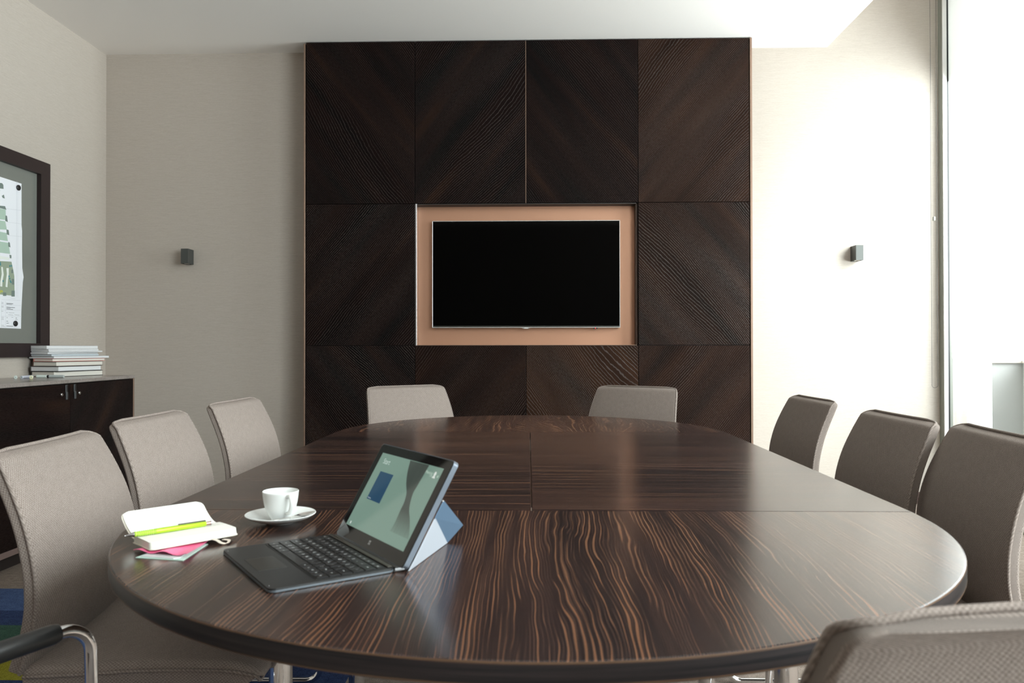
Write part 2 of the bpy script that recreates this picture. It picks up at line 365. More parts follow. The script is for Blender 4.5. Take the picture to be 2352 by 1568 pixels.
# grain angle: + leans like \ , - like /
panel(0,1,2, 52, 'dark wood veneer wall panel in the top row, leftmost column, nearly black', 1, 95, 0.6)
panel(1,2,2,-52, 'dark wood veneer panel above the left half of the television niche', 2, 95, 0.6)
panel(2,3,2, 52, 'dark wood veneer panel above the right half of the television niche', 3.3, 95, 0.45)
panel(3,4,2,-50, 'brown wood veneer panel in the top right corner of the feature wall', 4.6, 95, .7, .45)
panel(0,1,1,-50, 'near-black wood veneer panel directly left of the television niche', 5.1)
panel(3,4,1, 48, 'reddish brown grooved veneer panel directly right of the television niche', 6.4, 85, 1.0, .3)
panel(0,1,0, 52, 'dark veneer panel in the bottom row, far left of the feature wall', 7.7)
panel(1,2,0,-50, 'dark veneer panel under the left half of the niche behind the pale chair', 8.2, 95, .9, .15)
panel(2,3,0, 55, 'brown boldly grained veneer panel under the right half of the niche', 9.9, 70, 1.0, .75)
panel(3,4,0,-52, 'brown veneer panel in the bottom row, far right of the feature wall', 10.4, 95, .9, .35)
# niche lining and copper back
n = tag(thing('niche_lining', 'copper-brown laminate back panel lining the recess behind the television', 'niche panel', (0,0,0)))
MB().box(PX[1]+.012, PX[3]-.002, PY+.085, PY+.1, PZ[1]+.003, PZ[2]-.002).build('back_panel', M['copper'], n)
MB().bbox(PX[1]+.001, PX[1]+.012, PY-.002, PY+.1, PZ[1], PZ[2]-.001, .001).build('side_strip', M['steel'], n)
MB().bbox(PX[3]-.014, PX[3]-.001, PY+.024, PY+.085, PZ[1]+.003, PZ[2]-.002, .001).build('side_strip', mat('side_shade_brown', (.07,.035,.02,1), .5)[0], n)  # right strip: shade inside the niche edge painted in as dark brown
MB().box(PX[1]+.012, PX[3]-.012, PY+.001, PY+.085, PZ[2]-.008, PZ[2]-.002).build('top_strip', M['carcass'], n)
MB().box(PX[1]+.012, PX[3]-.012, PY-.001, PY+.085, PZ[1], PZ[1]+.003).build('bottom_strip', M['strip'], n)
struct(MB().box(-.0378, -.0342, PY-.0008, PY+.02, PZ[2], H-.01), 'trim_5', M['strip'])
# ================================================================== TELEVISION
tv = thing('television', 'large black flat television with thin silver bezel mounted in the copper niche', 'television', (-.037, 5.17, 1.526))
tw, th_ = .6185, .352
MB().bbox(-tw+.004, tw-.004, -.022, -.016, -th_+.012, th_-.004, .001).build('screen', M['screen'], tv)
bz = MB()
bz.bbox(-tw, tw, -.024, .006, th_-.004, th_, .0008).bbox(-tw, -tw+.003, -.024, .006, -th_, th_-.004, .0008).bbox(tw-.004, tw, -.024, .006, -th_, th_-.004, .0008).bbox(-tw, tw, -.026, .006, -th_-.002, -th_+.003, .0008)
bz.build('bezel', M['silver'], tv)
MB().bbox(-tw+.004, tw-.004, -.023, -.016, -th_+.003, -th_+.012, .0005).build('lower_bezel', mat('dark_bezel', (.03,.03,.025,1), .3)[0], tv)
MB().bbox(-tw+.05, tw-.05, -.016, .005, -th_+.02, th_-.02, .002).build('housing', M['black'], tv)
MB().bbox(-.2, .2, .005, .0145, -.15, .15, .001).build('wall_mount', M['black'], tv)
lg = MB().prism([(-.027,-.027,-th_-.001), (.027,-.027,-th_-.001), (.018,-.027,-th_-.008), (-.018,-.027,-th_-.008)], (0,.012,0)); lg.build('badge_tab', M['silver'], tv)
MB().prism([(-.011,-.0275,-th_-.0025), (.013,-.0275,-th_-.0025), (.013,-.0275,-th_-.0065), (-.011,-.0275,-th_-.0065)], (0,.0005,0)).build('badge', M['white_metal'], tv)
ir = MB().bbox(.442, .472, -.026, -.008, -th_-.009, -th_-.002, .001).build('sensor', M['black'], tv)
MB().lathe([(0,0),(.0022,0),(.0022,.002),(0,.002)], n=12).xf(Matrix.Translation((.456,-.0262,-th_-.0055)) @ Matrix.Rotation(PI/2, 4, 'X')).build('standby_light', emit('red_led', (1,.03,.02,1), 4), ir)
# ================================================================== WALL SCONCES
def sconce(x, z, lab):
    t = thing('wall_sconce', lab, 'wall lamp', (x, YB, z), 0, 'square up-down wall lamps')
    b = MB(); w_, d, h_ = .024, .09, .05
    # four walls, open top and bottom
    b.box(-w_, w_, -d, -d+.003, -h_, h_).box(-w_, -w_+.003, -d+.003, 0, -h_, h_).box(w_-.003, w_, -d+.003, 0, -h_, h_).box(-w_+.003, w_-.003, -.003, 0, -h_, h_)
    b.build('housing', M['anthracite'], t)
    MB().lathe([(0,-.028),(.008,-.03),(.017,-.043),(.0195,-.0485)], (0,-d/2,0), 24).build('reflector', M['frosted'], t, 50)
    MB().box(-w_+.003, w_-.003, -d+.003, -.003, -.027, -.024).build('lamp_plate', M['frosted'], t)
    return t
sconce(-2.334, 1.66, 'small dark box wall lamp on the shaded wall left of the wood panelling')
sconce(2.160, 1.665, 'small grey box wall lamp on the bright wall between panelling and window')
# ================================================================== FRAMED BOARD ON THE LEFT WALL
bd = thing('framed_pinboard', 'grey magnetic board in a wide dark brown frame above the cabinet', 'notice board', (XL, 3.75, 1.567))
hy, hz = .865, .576
fm = MB()
P0 = [(-hy,-hz),(hy,-hz),(hy,hz),(-hy,hz)]; P1 = [(-hy+.088,-hz+.078),(hy-.088,-hz+.078),(hy-.088,hz-.078),(-hy+.088,hz-.078)]
for i in range(4):
    a, b_, c_, d = P0[i], P0[(i+1)%4], P1[(i+1)%4], P1[i]
    fm.prism([(.0,)+a, (.0,)+b_, (.0,)+c_, (.0,)+d], (.034,0,0))
m_fr = mat('frame_brown', (.020,.011,.0115,1), .42)[0]
fm.build('frame', m_fr, bd)
MB().box(.0, .008, -hy+.088, hy-.088, -hz+.078, hz-.078).build('magnetic_panel', mat('grey_glass_board', (.19,.20,.18,1), .12)[0], bd)

PLAN = {'paper':[(4.09,1.98),(4.199,1.98),(4.387,1.98),(4.389,1.744),(4.394,1.711),(4.394,1.618),(4.397,1.498),(4.409,1.448),(4.402,1.419),(4.39,1.251),(4.388,1.152),(4.205,1.152),(4.095,1.152)],'grey':[[(4.144,1.939),(4.223,1.948),(4.233,1.941),(4.235,1.919),(4.144,1.908)],[(4.221,1.878),(4.238,1.888),(4.245,1.868),(4.228,1.868)],[(4.205,1.821),(4.248,1.826),(4.259,1.808),(4.205,1.808)],[(4.253,1.776),(4.264,1.775),(4.271,1.742),(4.25,1.745)],[(4.26,1.699),(4.278,1.699),(4.284,1.671),(4.263,1.672)],[(4.276,1.632),(4.288,1.63),(4.294,1.604),(4.276,1.606)],[(4.286,1.562),(4.302,1.561),(4.302,1.543),(4.29,1.543)],[(4.302,1.48),(4.316,1.482),(4.318,1.463),(4.302,1.461)],[(4.307,1.43),(4.326,1.429),(4.327,1.398),(4.307,1.398)],[(4.304,1.363),(4.332,1.365),(4.332,1.332),(4.304,1.33)],[(4.234,1.348),(4.26,1.349),(4.262,1.331),(4.234,1.329)]],'green':[[(4.145,1.805),(4.253,1.807),(4.256,1.75),(4.145,1.744)],[(4.145,1.736),(4.25,1.743),(4.264,1.698),(4.146,1.684)],[(4.146,1.677),(4.262,1.68),(4.272,1.636),(4.146,1.632)],[(4.146,1.624),(4.278,1.627),(4.292,1.567),(4.146,1.562)]],'olive':[[(4.147,1.514),(4.303,1.525),(4.32,1.477),(4.328,1.445),(4.331,1.335),(4.148,1.336)]],'white':[[(4.147,1.547),(4.286,1.547),(4.281,1.532),(4.147,1.528)],[(4.219,1.487),(4.231,1.488),(4.239,1.447),(4.229,1.404),(4.228,1.379),(4.211,1.38),(4.212,1.403),(4.223,1.449)],[(4.261,1.485),(4.281,1.487),(4.281,1.454),(4.274,1.418),(4.27,1.379),(4.255,1.381),(4.258,1.416),(4.265,1.453)]],'dots':[(4.29,1.499),(4.289,1.429),(4.294,1.416),(4.234,1.411),(4.21,1.508),(4.303,1.502),(4.283,1.441),(4.299,1.41),(4.212,1.499)],'ydots':[(4.211,1.348),(4.227,1.353),(4.218,1.355)],'text':[[(4.263,1.29),(4.319,1.292),0.0032],[(4.263,1.285),(4.308,1.286),0.0019],[(4.263,1.269),(4.334,1.272),0.0032],[(4.263,1.264),(4.298,1.265),0.0019],[(4.263,1.258),(4.318,1.259),0.0032],[(4.223,1.292),(4.238,1.293),0.0013],[(4.223,1.287),(4.238,1.287),0.0013],[(4.223,1.272),(4.24,1.272),0.0013],[(4.223,1.267),(4.24,1.267),0.0013],[(4.223,1.244),(4.236,1.244),0.0013],[(4.265,1.238),(4.269,1.238),0.0038],[(4.28,1.239),(4.33,1.239),0.0013],[(4.279,1.227),(4.32,1.227),0.0013],[(4.33,1.229),(4.372,1.229),0.0013],[(4.223,1.212),(4.242,1.212),0.0013],[(4.223,1.205),(4.24,1.205),0.0013],[(4.223,1.199),(4.242,1.199),0.0013],[(4.265,1.211),(4.273,1.211),0.0019],[(4.305,1.214),(4.32,1.214),0.0013],[(4.34,1.211),(4.352,1.211),0.0026],[(4.263,1.191),(4.277,1.19),0.0026],[(4.263,1.18),(4.283,1.18),0.0026],[(4.223,1.167),(4.246,1.167),0.0013],[(4.263,1.164),(4.318,1.164),0.0032],[(4.223,1.16),(4.252,1.161),0.0013],[(4.338,1.202),(4.358,1.202),0.0019]],'lines':[[(4.345,1.988),(4.349,1.329)],[(4.355,1.987),(4.359,1.329)],[(4.257,1.814),(4.386,1.827)],[(4.268,1.741),(4.387,1.75)],[(4.278,1.668),(4.392,1.678)],[(4.222,1.308),(4.384,1.313)],[(4.223,1.279),(4.385,1.284)],[(4.223,1.25),(4.385,1.256)],[(4.223,1.217),(4.385,1.222)],[(4.256,1.303),(4.257,1.154)],[(4.222,1.301),(4.223,1.153)],[(4.2,1.912),(4.209,1.901)],[(4.299,1.319),(4.339,1.32)]],'magnets':[(4.355,1.95),(4.334,1.18)]}
xs = XL+.0085
SHM = [mat('plan_paper', (.83,.85,.90,1), .6)[0]]; shm = MB().prism([(xs, y, z) for y, z in PLAN['paper']], (.0008,0,0))
def flat(L, name, c, dx):
    SHM.append(mat(name+'_ink', c, .6)[0])
    for P in L: shm.prism([(xs+.0008+dx, y, z) for y, z in P], (.00015,0,0), len(SHM)-1)
flat(PLAN['green'], 'room', (.42,.56,.47,1), 0)
flat(PLAN['olive'], 'lounge', (.30,.36,.27,1), 0)
flat(PLAN['grey'], 'block', (.17,.22,.20,1), .0002)
flat(PLAN['white'], 'counter', (.80,.84,.80,1), .0002)
def disc(y, z, r, n=10): return [(y+r*math.cos(2*PI*i/n), z+r*math.sin(2*PI*i/n)) for i in range(n)]
flat([disc(y, z, .0055) for y, z in PLAN['dots']], 'planting', (.05,.24,.27,1), .0004)
flat([disc(y, z, .006) for y, z in PLAN['ydots']], 'shrub', (.50,.52,.10,1), .0004)
L = []
for (a, b_, h_) in PLAN['text']:      # rows of small caption marks
    y, e = a[0], max(b_[0], a[0]+.004); r = random.Random(int(a[0]*1e4+a[1]*1e3))
    while y < e:
        q = r.uniform(.0012, .0035); L.append([(y, a[1]-h_/2), (min(y+q, e), a[1]-h_/2), (min(y+q, e), a[1]+h_/2), (y, a[1]+h_/2)]); y += q+.0007
flat(L, 'caption', (.10,.11,.12,1), .0002)
L = []
for (a, b_) in PLAN['lines']:
    d = Vector((b_[0]-a[0], b_[1]-a[1])).normalized(); nrm = Vector((-d.y, d.x))*.00035
    L.append([(a[0]+nrm.x, a[1]+nrm.y), (a[0]-nrm.x, a[1]-nrm.y), (b_[0]-nrm.x, b_[1]-nrm.y), (b_[0]+nrm.x, b_[1]+nrm.y)])
flat(L, 'grid', (.45,.47,.52,1), .0001)
sh = shm.build('site_plan_sheet', SHM)
tag(sh, 'white site plan sheet with green-grey building drawing held on the grey board', 'poster')
for (y, z), lab in zip(PLAN['magnets'], ('round black magnet at the top corner of the site plan', 'round black magnet at the bottom corner of the site plan')):
    mg = MB().lathe([(0,0),(.014,0),(.0155,.002),(.0155,.007),(.013,.0095),(0,.010)], n=28).xf(Matrix.Translation((xs+.0008, y, z)) @ Matrix.Rotation(PI/2, 4, 'Y')).build('magnet', M['black'], smooth=35)
    tag(mg, lab, 'magnet', 'black magnets on the site plan')
# ================================================================== SIDEBOARD
XF, YE, ZT = -2.43, 4.73, .876
top = MB().bbox(XL+.001, XF+.004, 2.0, YE+.003, ZT-.019, ZT, .0015).build('stone_worktop', M['granite'])
tag(top, 'thin speckled brown-grey stone top lying on the dark cabinets', 'countertop')
def cabinet(y0, y1, lab, sd):
    t = thing('cabinet', lab, 'cabinet', (XL, (y0+y1)/2, 0), 0, 'dark veneer cabinets under the stone top')
    hy = (y1-y0)/2; xf = XF-XL; z1 = ZT-.0195
    b = MB().box(.002, xf-.022, -hy, hy-.012, .09, z1)
    b.build('body', M['carcass'], t)
    MB().box(.002, xf-.05, -hy, hy-.012, 0, .09).build('plinth', M['carcass'], t)
    MB().bbox(.002, xf, hy-.012, hy, 0, z1, .001).build('side_panel', M['strip'], t)
    MB().bbox(xf-.022, xf, -hy, hy-.012, .07, .098, .001).build('bottom_rail', mat('rail_brown', (.20,.14,.125,1), .45)[0], t)
    for s, ya, yb, ang in ((-1, -hy+.002, -.0015, 4), (1, .0015, hy-.016, -50)):
        mw = wenge('cabinet_veneer', ang, (sd+s, 0, s*2.2), 190, 30.0, .6)
        # the veneer maps its grain in the local XZ plane, so the door is built facing -Y and turned to face +X
        cy = (ya+yb)/2; w2 = (yb-ya)/2; h2 = (z1-.006-.10)/2
        d = MB().bbox(-w2, w2, 0, .02, -h2, h2, .001).build('door', mw, t, loc=(xf, cy, .10+h2)); d.rotation_euler = (0, 0, PI/2)
        hx = -s*(w2-.036)
        hd = MB().bbox(hx-.008, hx+.008, -.004, .001, h2-.078, h2-.001, .0008).bbox(hx-.008, hx+.008, -.006, .0, h2-.078, h2-.040, .0008)
        hd.build('handle', mat('handle_grey', (.10,.105,.11,1), .4, .5)[0], d)
        MB().bbox(hx-.0045, hx+.0045, -.0046, -.0038, h2-.036, h2-.004, .0002).build('finger_slot', M['black'], d)
        lx = hx + s*.042
        MB().lathe([(0,.006),(.006,.006),(.0085,.004),(.009,0),(0,0)], n=20).xf(Matrix.Translation((lx, 0, h2-.05)) @ Matrix.Rotation(PI/2, 4, 'X')).build('lock', M['chrome'], d, 40)
    return t
cabinet(3.40, YE, 'dark veneer two-door cabinet with small metal handles and round locks', 1.3)
# ================================================================== BOOKS AND MAGAZINES
def book(name, lab, cat_, grp, x, y, z, rot, la, lb, th, cov, pages, hard=True, mats_page=None):
    """la: short side (towards the wall), lb: long side; corner nearest the room at (x, y)"""
    t = thing(name, lab, cat_, (x, y, z), math.radians(rot), grp)
    o = .003 if hard else .0; ct = .0025 if hard else .0008
    # local: +y runs along lb away from the camera, -x runs along la towards the wall
    pg = MB(); n = 5
    pg.bbox(-la+(.006 if hard else .001), -o, o, lb-o, ct, th-ct, .0006)
    pg.build('pages', pages, t)
    cv = MB().bbox(-la, 0, 0, lb, 0, ct, .0003).bbox(-la, 0, 0, lb, th-ct, th, .0003).bbox(-la, -la+(.006 if hard else .001), 0, lb, ct, th-ct, .0003)
    cv.build('cover', cov, t)
    return t
def pg_mat(n, c):
    m, t, b = mat(n, rough=.8); v = mapping(t); k = noise(t, vscale(t, v, (3, 3, 1300)), 1.0, 2.0)
    setc(t, b, ramp(t, k, [(.35, tuple(x*.72 for x in c[:3])+(1,)), (.6, c)])); return m
pw = pg_mat('pages_white', (.80,.81,.82,1)); pc = pg_mat('pages_cream', (.78,.75,.68,1)); pg_ = pg_mat('pages_grey', (.48,.49,.50,1)); pb = pg_mat('pages_bluish', (.62,.68,.72,1))
def cm(n, c): return mat(n, c, .35)[0]
bx, by = -2.722, 4.40
z = ZT+.0003
BK = [ # name, label, kind, dx, dy, rot, la, lb, th, cover, pages, hard
 ('book', 'thick cream-paged hardback at the very bottom of the stack on the cabinet', 'h', -.004, -.000, -17, .175, .345, .031, cm('cover_black', (.02,.02,.02,1)), pc),
 ('book', 'hardback with patterned black and white cover, second from the stack bottom', 'h', .022, .0, -13, .20, .325, .029, cm('cover_dark_print', (.05,.05,.05,1)), pw),
 ('book', 'thick hardback with brown-black cover, third from the stack bottom', 'h', .010, .0, -15, .175, .340, .027, cm('cover_brown', (.06,.03,.02,1)), pc),
 ('book', 'hardback with salmon pink cover in the middle of the stack', 'h', -.012, .0, -18, .15, .365, .017, cm('cover_salmon', (.62,.25,.22,1)), pc),
 ('magazine', 'long white-paged magazine sticking out furthest right of the stack', 's', -.004, .0, -17, .190, .390, .013, cm('cover_steel', (.25,.28,.33,1)), pw),
 ('magazine', 'blue-grey magazine with dark cover above the long white one', 's', -.018, .0, -16, .172, .335, .012, cm('cover_dark_teal', (.03,.05,.05,1)), pb),
 ('magazine', 'white magazine with grey cover, fourth from the stack top', 's', -.040, .0, -16, .178, .355, .010, cm('cover_grey', (.35,.35,.36,1)), pw),
 ('magazine', 'slightly curled white magazine, third from the stack top', 's', -.034, .0, -18, .182, .370, .008, cm('cover_pale', (.62,.62,.64,1)), pw),
 ('magazine', 'white magazine lying directly under the topmost one', 's', -.036, .0, -17, .170, .350, .010, cm('cover_lilac', (.50,.49,.52,1)), pw),
 ('magazine', 'grey-paged magazine with dark cover, topmost of the stack', 's', -.046, .0, -18, .125, .350, .020, cm('cover_charcoal', (.08,.08,.085,1)), pw),
]
for (n_, lab, kd, dx, dy, rt, la, lb, th, cv, pp) in BK:
    book(n_, lab, n_, 'books and magazines stacked on the cabinet', bx+dx, by+dy, z, rt, la, lb, th, cv, pp, kd == 'h'); z += th+.0003
# ================================================================== MARKER PENS ON THE STONE TOP
def marker(x, y, rz, lab, body, cap, L=.14, r=.0085, split=.6, grp='marker pens on the stone top'):
    t = thing('marker_pen', lab, 'marker', (x, y, ZT+r*.95), math.radians(rz), grp)
    def rr(x0, x1, k=1.0):
        m_ = MB(); n = 16; pts = [(x0,0,0),(x0+.0015,0,0),(x1-.0015,0,0),(x1,0,0)]
        return m_.tube(pts, [r*.8*k, r*k, r*k, r*.8*k], 16)
    rr(0, L*split).build('barrel', body, t, 40)
    rr(L*split, L*split+.012, .9).build('band', M['black'] if split < .5 else body, t, 40)
    rr(L*split+.012, L, 1.0).build('cap', cap, t, 40)
    MB().tube([(-.0005,0,0),(0.002,0,0)], r*.55, 16).build('end_plug', mat('plug_grey', (.35,.40,.38,1), .5)[0], t)
    return t
mw_ = mat('marker_white', (.72,.74,.76,1), .3)[0]; mg_ = mat('marker_grey', (.42,.46,.46,1), .3)[0]; my_ = mat('marker_yellow', (.80,.76,.42,1), .3)[0]; mv_ = mat('marker_mauve', (.60,.62,.72,1), .3)[0]; mt_ = mat('marker_tint', (.66,.74,.70,1), .3)[0]
marker(-2.774, 4.14, 124, 'pale marker seen end-on, leftmost on the stone top', mt_, mw_, .10)
marker(-2.748, 4.15, 97, 'mauve-white marker lying slantwise beside the leftmost pen', mv_, mw_, .11)
marker(-2.682, 4.13, 123, 'yellowish marker seen end-on between two white markers', my_, mw_, .07)
marker(-2.752, 4.285, 3, 'long grey and white marker lying in front of the book stack', mt_, mg_, .150, .0085, .38)
# ================================================================== RUG
ru = MB()
def patch(x0, x1, y0, y1, mi): ru.box(x0, x1, y0, y1, .0001, .0008, mi)
patch(-2.36, -.58, 3.06, 3.34, 0); patch(-2.36, -.58, 2.90, 3.06, 1); patch(-2.36, -.58, 2.68, 2.90, 2); patch(-2.36, -1.45, 2.42, 2.68, 3); patch(-1.45, -.58, 2.42, 2.68, 1)
patch(-2.36, -.58, 1.7, 2.42, 1); patch(-2.36, -.58, .8, 1.7, 0)
tag(ru.build('area_rug', [M['rug_blue'], M['rug_navy'], M['rug_green'], M['rug_olive']]), 'rug in blue, navy, green and olive blocks on the carpet at left', 'rug')
# ================================================================== CONFERENCE TABLE
TX, TN, TF, TR, TH, TZ = -.003, 1.4465, 2.798, .6945, .025, .74
tb = thing('conference_table', 'long oval ebony veneer conference table in the middle of the room', 'table', (TX, (TN+TF)/2, 0), 0.004)
cy = (TN+TF)/2; hn = TN-cy; hf = TF-cy
def slab(outline, name, m, edge):
    """table segment with softly rounded top edge; outline = list of (x, y, rim?)"""
    n = len(outline); mb = MB()
    cx_ = sum(p[0] for p in outline)/n; cy_ = sum(p[1] for p in outline)/n
    # offset inwards along the normals for the bevel rings
    def ring(d, z):
        out = []
        for i in range(n):
            a = Vector(outline[i-1][:2]); b = Vector(outline[i][:2]); c_ = Vector(outline[(i+1) % n][:2])
            t1 = (b-a).normalized(); t2 = (c_-b).normalized(); n1 = Vector((-t1.y, t1.x)); n2 = Vector((-t2.y, t2.x)); q = (n1+n2)
            q = q/max(q.dot(n1), .3) if q.length > 1e-6 else n1
            dd = d if outline[i][2] else min(d, .0006)
            out.append((b.x+q.x*dd, b.y+q.y*dd, z))
        return out
    rings = [ring(.0028, TZ), ring(.0008, TZ-.0008), ring(0, TZ-.0028), ring(0, TZ-TH+.0015), ring(.0015, TZ-TH)]
    v = [p for r in rings for p in r]; f = []; mi = []
    mb.add(v, [tuple(range(n))], 0)
    F = [((k*n+i), (k*n+(i+1) % n), ((k+1)*n+(i+1) % n), ((k+1)*n+i)) for k in range(4) for i in range(n)]
    mb.f += F; mb.m += [0 if k < n else 1 for k in range(4*n)]
    mb.f.append(tuple(range(4*n, 5*n))); mb.m.append(1)
    o = mb.build(name, [m, edge], tb, 40); me = o.data
    for p_ in me.polygons:
        if abs(p_.normal.z) > .99 and p_.area > .01: p_.use_smooth = False
    return o
def edge_mat():
    m, t, b = mat('ebony_edge', rough=.38, Specular_IOR_Level=.22); v = mapping(t)
    k = noise(t, vscale(t, v, (4, 4, 260)), 1.0, 2.0)
    s = sep(t, v); zz = mth(t, 'SUBTRACT', s['Z'], TZ-TH/2)
    e = ramp(t, mth(t, 'ADD', mth(t, 'ABSOLUTE', mth(t, 'MULTIPLY', zz, 80.0)), mth(t, 'MULTIPLY', mth(t, 'SUBTRACT', k, .5), .35)), [(.72, (0,0,0,1)), (.86, (1,1,1,1))])
    c = ramp(t, k, [(.35, (.012,.011,.012,1)), (.65, (.028,.022,.022,1))])
    setc(t, b, mixc(t, mth(t, 'MULTIPLY', e, .5), c, (.20,.11,.06,1))); return m
EM = edge_mat(); gp = .0009
N = 72
near = [(TR*math.cos(a), hn-gp-TR*math.sin(a)+0.0, True) for a in [PI+PI*i/N for i in range(N+1)]]
near = [(TR*math.cos(PI+PI*i/N), hn-gp+TR*math.sin(PI+PI*i/N), 0 < i < N) for i in range(N+1)]
slab(near, 'end_top', ebony('ebony_near_end', 'Y', 1.0, (.35, .2, 0)), EM)
far = [(TR*math.cos(PI*i/N), hf+gp+TR*math.sin(PI*i/N), 0 < i < N) for i in range(N+1)]
slab(far, 'end_top', ebony('ebony_far_end', 'Y', 1.0, (3.1, 5.2, 0), 58.0, 34.0), EM)
slab([(-TR, hn+gp, False), (-gp, hn+gp, False), (-gp, hf-gp, False), (-TR, hf-gp, False)], 'middle_top', ebony('ebony_middle_left', 'X', .52, (1.3, .7, 0)), EM)
slab([(gp, hn+gp, False), (TR, hn+gp, False), (TR, hf-gp, False), (gp, hf-gp, False)], 'middle_top', ebony('ebony_middle_right', 'X', .52, (7.9, 2.7, 0)), EM)
# under-frame
uf = MB()
for sx_ in (-.42, .42): uf.bbox(sx_-.02, sx_+.02, hn-.25, hf+.25, TZ-TH-.04, TZ-TH-.0005, .002)
for yy in (hn+.02, hf-.02): uf.bbox(-.42, .42, yy-.015, yy+.015, TZ-TH-.04, TZ-TH-.001, .002)
uf.build('under_frame', M['steel'], tb)
for sx_ in (-1, 1):
    for yy in (1.53-cy, 2.21-cy, 2.78-cy):
        MB().tube([(sx_*.492, yy, .012), (sx_*.492, yy, TZ-TH-.0005)], .0225, 28).lathe([(0,0),(.027,0),(.027,.006),(.022,.013)], (sx_*.492, yy, .0), 28).build('leg', M['chrome'], tb, 40)
# ================================================================== CHAIRS
def rrect(w_, h_, r, n=5, m=10):
    """rounded rectangle in (t, d); first point at bottom-left, denser along t"""
    out = []
    r = min(r, h_*.499, w_*.499)
    for cx_, cy_, a0 in ((w_-r, h_-r, 0), (-(w_-r), h_-r, PI/2), (-(w_-r), -(h_-r), PI), (w_-r, -(h_-r), 1.5*PI)):
        for i in range(n+1): a = a0+PI/2*i/n; out.append((cx_+r*math.cos(a), cy_+r*math.sin(a)))
        if a0 == 0: out += [(w_-r-(2*(w_-r))*i/m, h_) for i in range(1, m)]
        if a0 == PI: out += [(-(w_-r)+(2*(w_-r))*i/m, -h_) for i in range(1, m)]
    return out
def catmull(P, n=5):
    out = []
    for i in range(len(P)-1):
        a = Vector(P[max(i-1,0)]); b = Vector(P[i]); c_ = Vector(P[i+1]); d = Vector(P[min(i+2, len(P)-1)])
        for k in range(n): t = k/n; out.append(.5*((2*b)+(c_-a)*t+(2*a-5*b+4*c_-d)*t*t+(3*b-a-3*c_+d)*t**3))
    out.append(Vector(P[-1])); return out
BACKP = [(-.055,.848),(-.041,.822),(-.018,.775),(.003,.725),(.018,.675),(.027,.625),(.028,.575),(.020,.525),(.007,.485),(-.004,.455)]
SEATP = [(.008,.462),(.05,.462),(.12,.463),(.20,.465),(.30,.463),(.37,.458),(.408,.449),(.427,.436),(.431,.424)]
def cushion(P2, wfun, tfun, cfun, side):
    """loft rounded sections along a profile in XZ; P2 is the sitter-side line, body lies behind it"""
    mb = MB(); rings = []; n = len(P2)
    for i, p in enumerate(P2):
        t = (P2[min(i+1, n-1)]-P2[max(i-1, 0)]).normalized(); nr = Vector((t[1], -t[0]))*side      # away from the sitter
        w_, th = wfun(i, n), tfun(i, n); ring = []
        for a, d in rrect(w_, th/2, th*.48):
            cush = (1-abs(a/w_)**4)*.006*(1 if d < 0 else 0)
            dd = d+th/2-cush-cfun(a/w_)
            ring.append((p[0]+nr[0]*dd, a, p[1]+nr[1]*dd - .006*(1-(a/w_)**2)*max(0, 1-i/6)))
        rings.append(ring)
    k = len(rings[0]); v = [q for r in rings for q in r]
    f = [(i*k+j, i*k+(j+1) % k, (i+1)*k+(j+1) % k, (i+1)*k+j) for i in range(n-1) for j in range(k)]
    f.append(tuple(range(k))); f.append(tuple(range((n-1)*k, n*k)))
    mb.add(v, f)
    mb.W = []; vv = 0
    for i in range(n):
        if i: vv += (P2[i]-P2[i-1]).length
        uu = 0
        for j, q in enumerate(rings[i]):
            if j: uu += (Vector(q)-Vector(rings[i][j-1])).length
            mb.W.append((uu, vv))
    return mb, rings
def weave(o, W=None):
    """store cloth coordinates for the woven material"""
    me = o.data; at = me.attributes.new('weave', 'FLOAT_VECTOR', 'POINT')
    for i, v in enumerate(me.vertices):
        q = W[i] if W else None
        at.data[i].vector = (q[0], q[1], 0) if q else (v.co.y, v.co.z+v.co.x, 0)
    return o
BP = catmull(BACKP, 5); SP = catmull(SEATP, 5)
def dist_top(i): return sum((BP[j+1]-BP[j]).length for j in range(i))
RC = .020
def bw(i, n):
    d = dist_top(i); q = i/(n-1); w_ = .205+.029*math.sin(min(q/.62, 1)*PI/2)-.012*max(0, q-.62)/.38
    return w_-(RC-math.sqrt(max(RC*RC-(RC-d)**2, 0)) if d < RC else 0)
def bt(i, n): return .027*(min(1, .45+dist_top(i)/.02*.55))
def sw(i, n): q = (n-1-i)/6; return .218-(.02*(1-q)**2 if q < 1 else 0)
back_mb, BR = cushion(BP, bw, bt, lambda a: .014*a*a, -1)
seat_mb, SR = cushion(SP, sw, lambda i, n: .048-.032*max(0, 1-(n-1-i)/11)**1.0, lambda a: 0, 1)
def rim(R, frac, idx_pos):
    pass
def rim_path(P2, wfun, tfun, cf, side, frac):
    L_, R_ = [], []
    n = len(P2)
    for i, p in enumerate(P2):
        t = (P2[min(i+1, n-1)]-P2[max(i-1, 0)]).normalized(); nr = Vector((t[1], -t[0]))*side
        w_, th = wfun(i, n), tfun(i, n); dd = th*frac-cf
        L_.append((p[0]+nr[0]*dd, w_, p[1]+nr[1]*dd)); R_.append((p[0]+nr[0]*dd, -w_, p[1]+nr[1]*dd))
    w0 = wfun(0, n); t = (P2[1]-P2[0]).normalized(); nr = Vector((t[1], -t[0]))*side; topc = []
    for k in range(1, 12):
        a = 1-2*k/12; dd = tfun(0, n)*frac-cf*a*a
        topc.append((P2[0][0]+nr[0]*dd, w0*a, P2[0][1]+nr[1]*dd+.0035-.006*(1-a*a)))
    return L_[::-1]+topc+R_
MF = M['fabric']; MFP = M['fabric']
cush_back = cush_seat = None
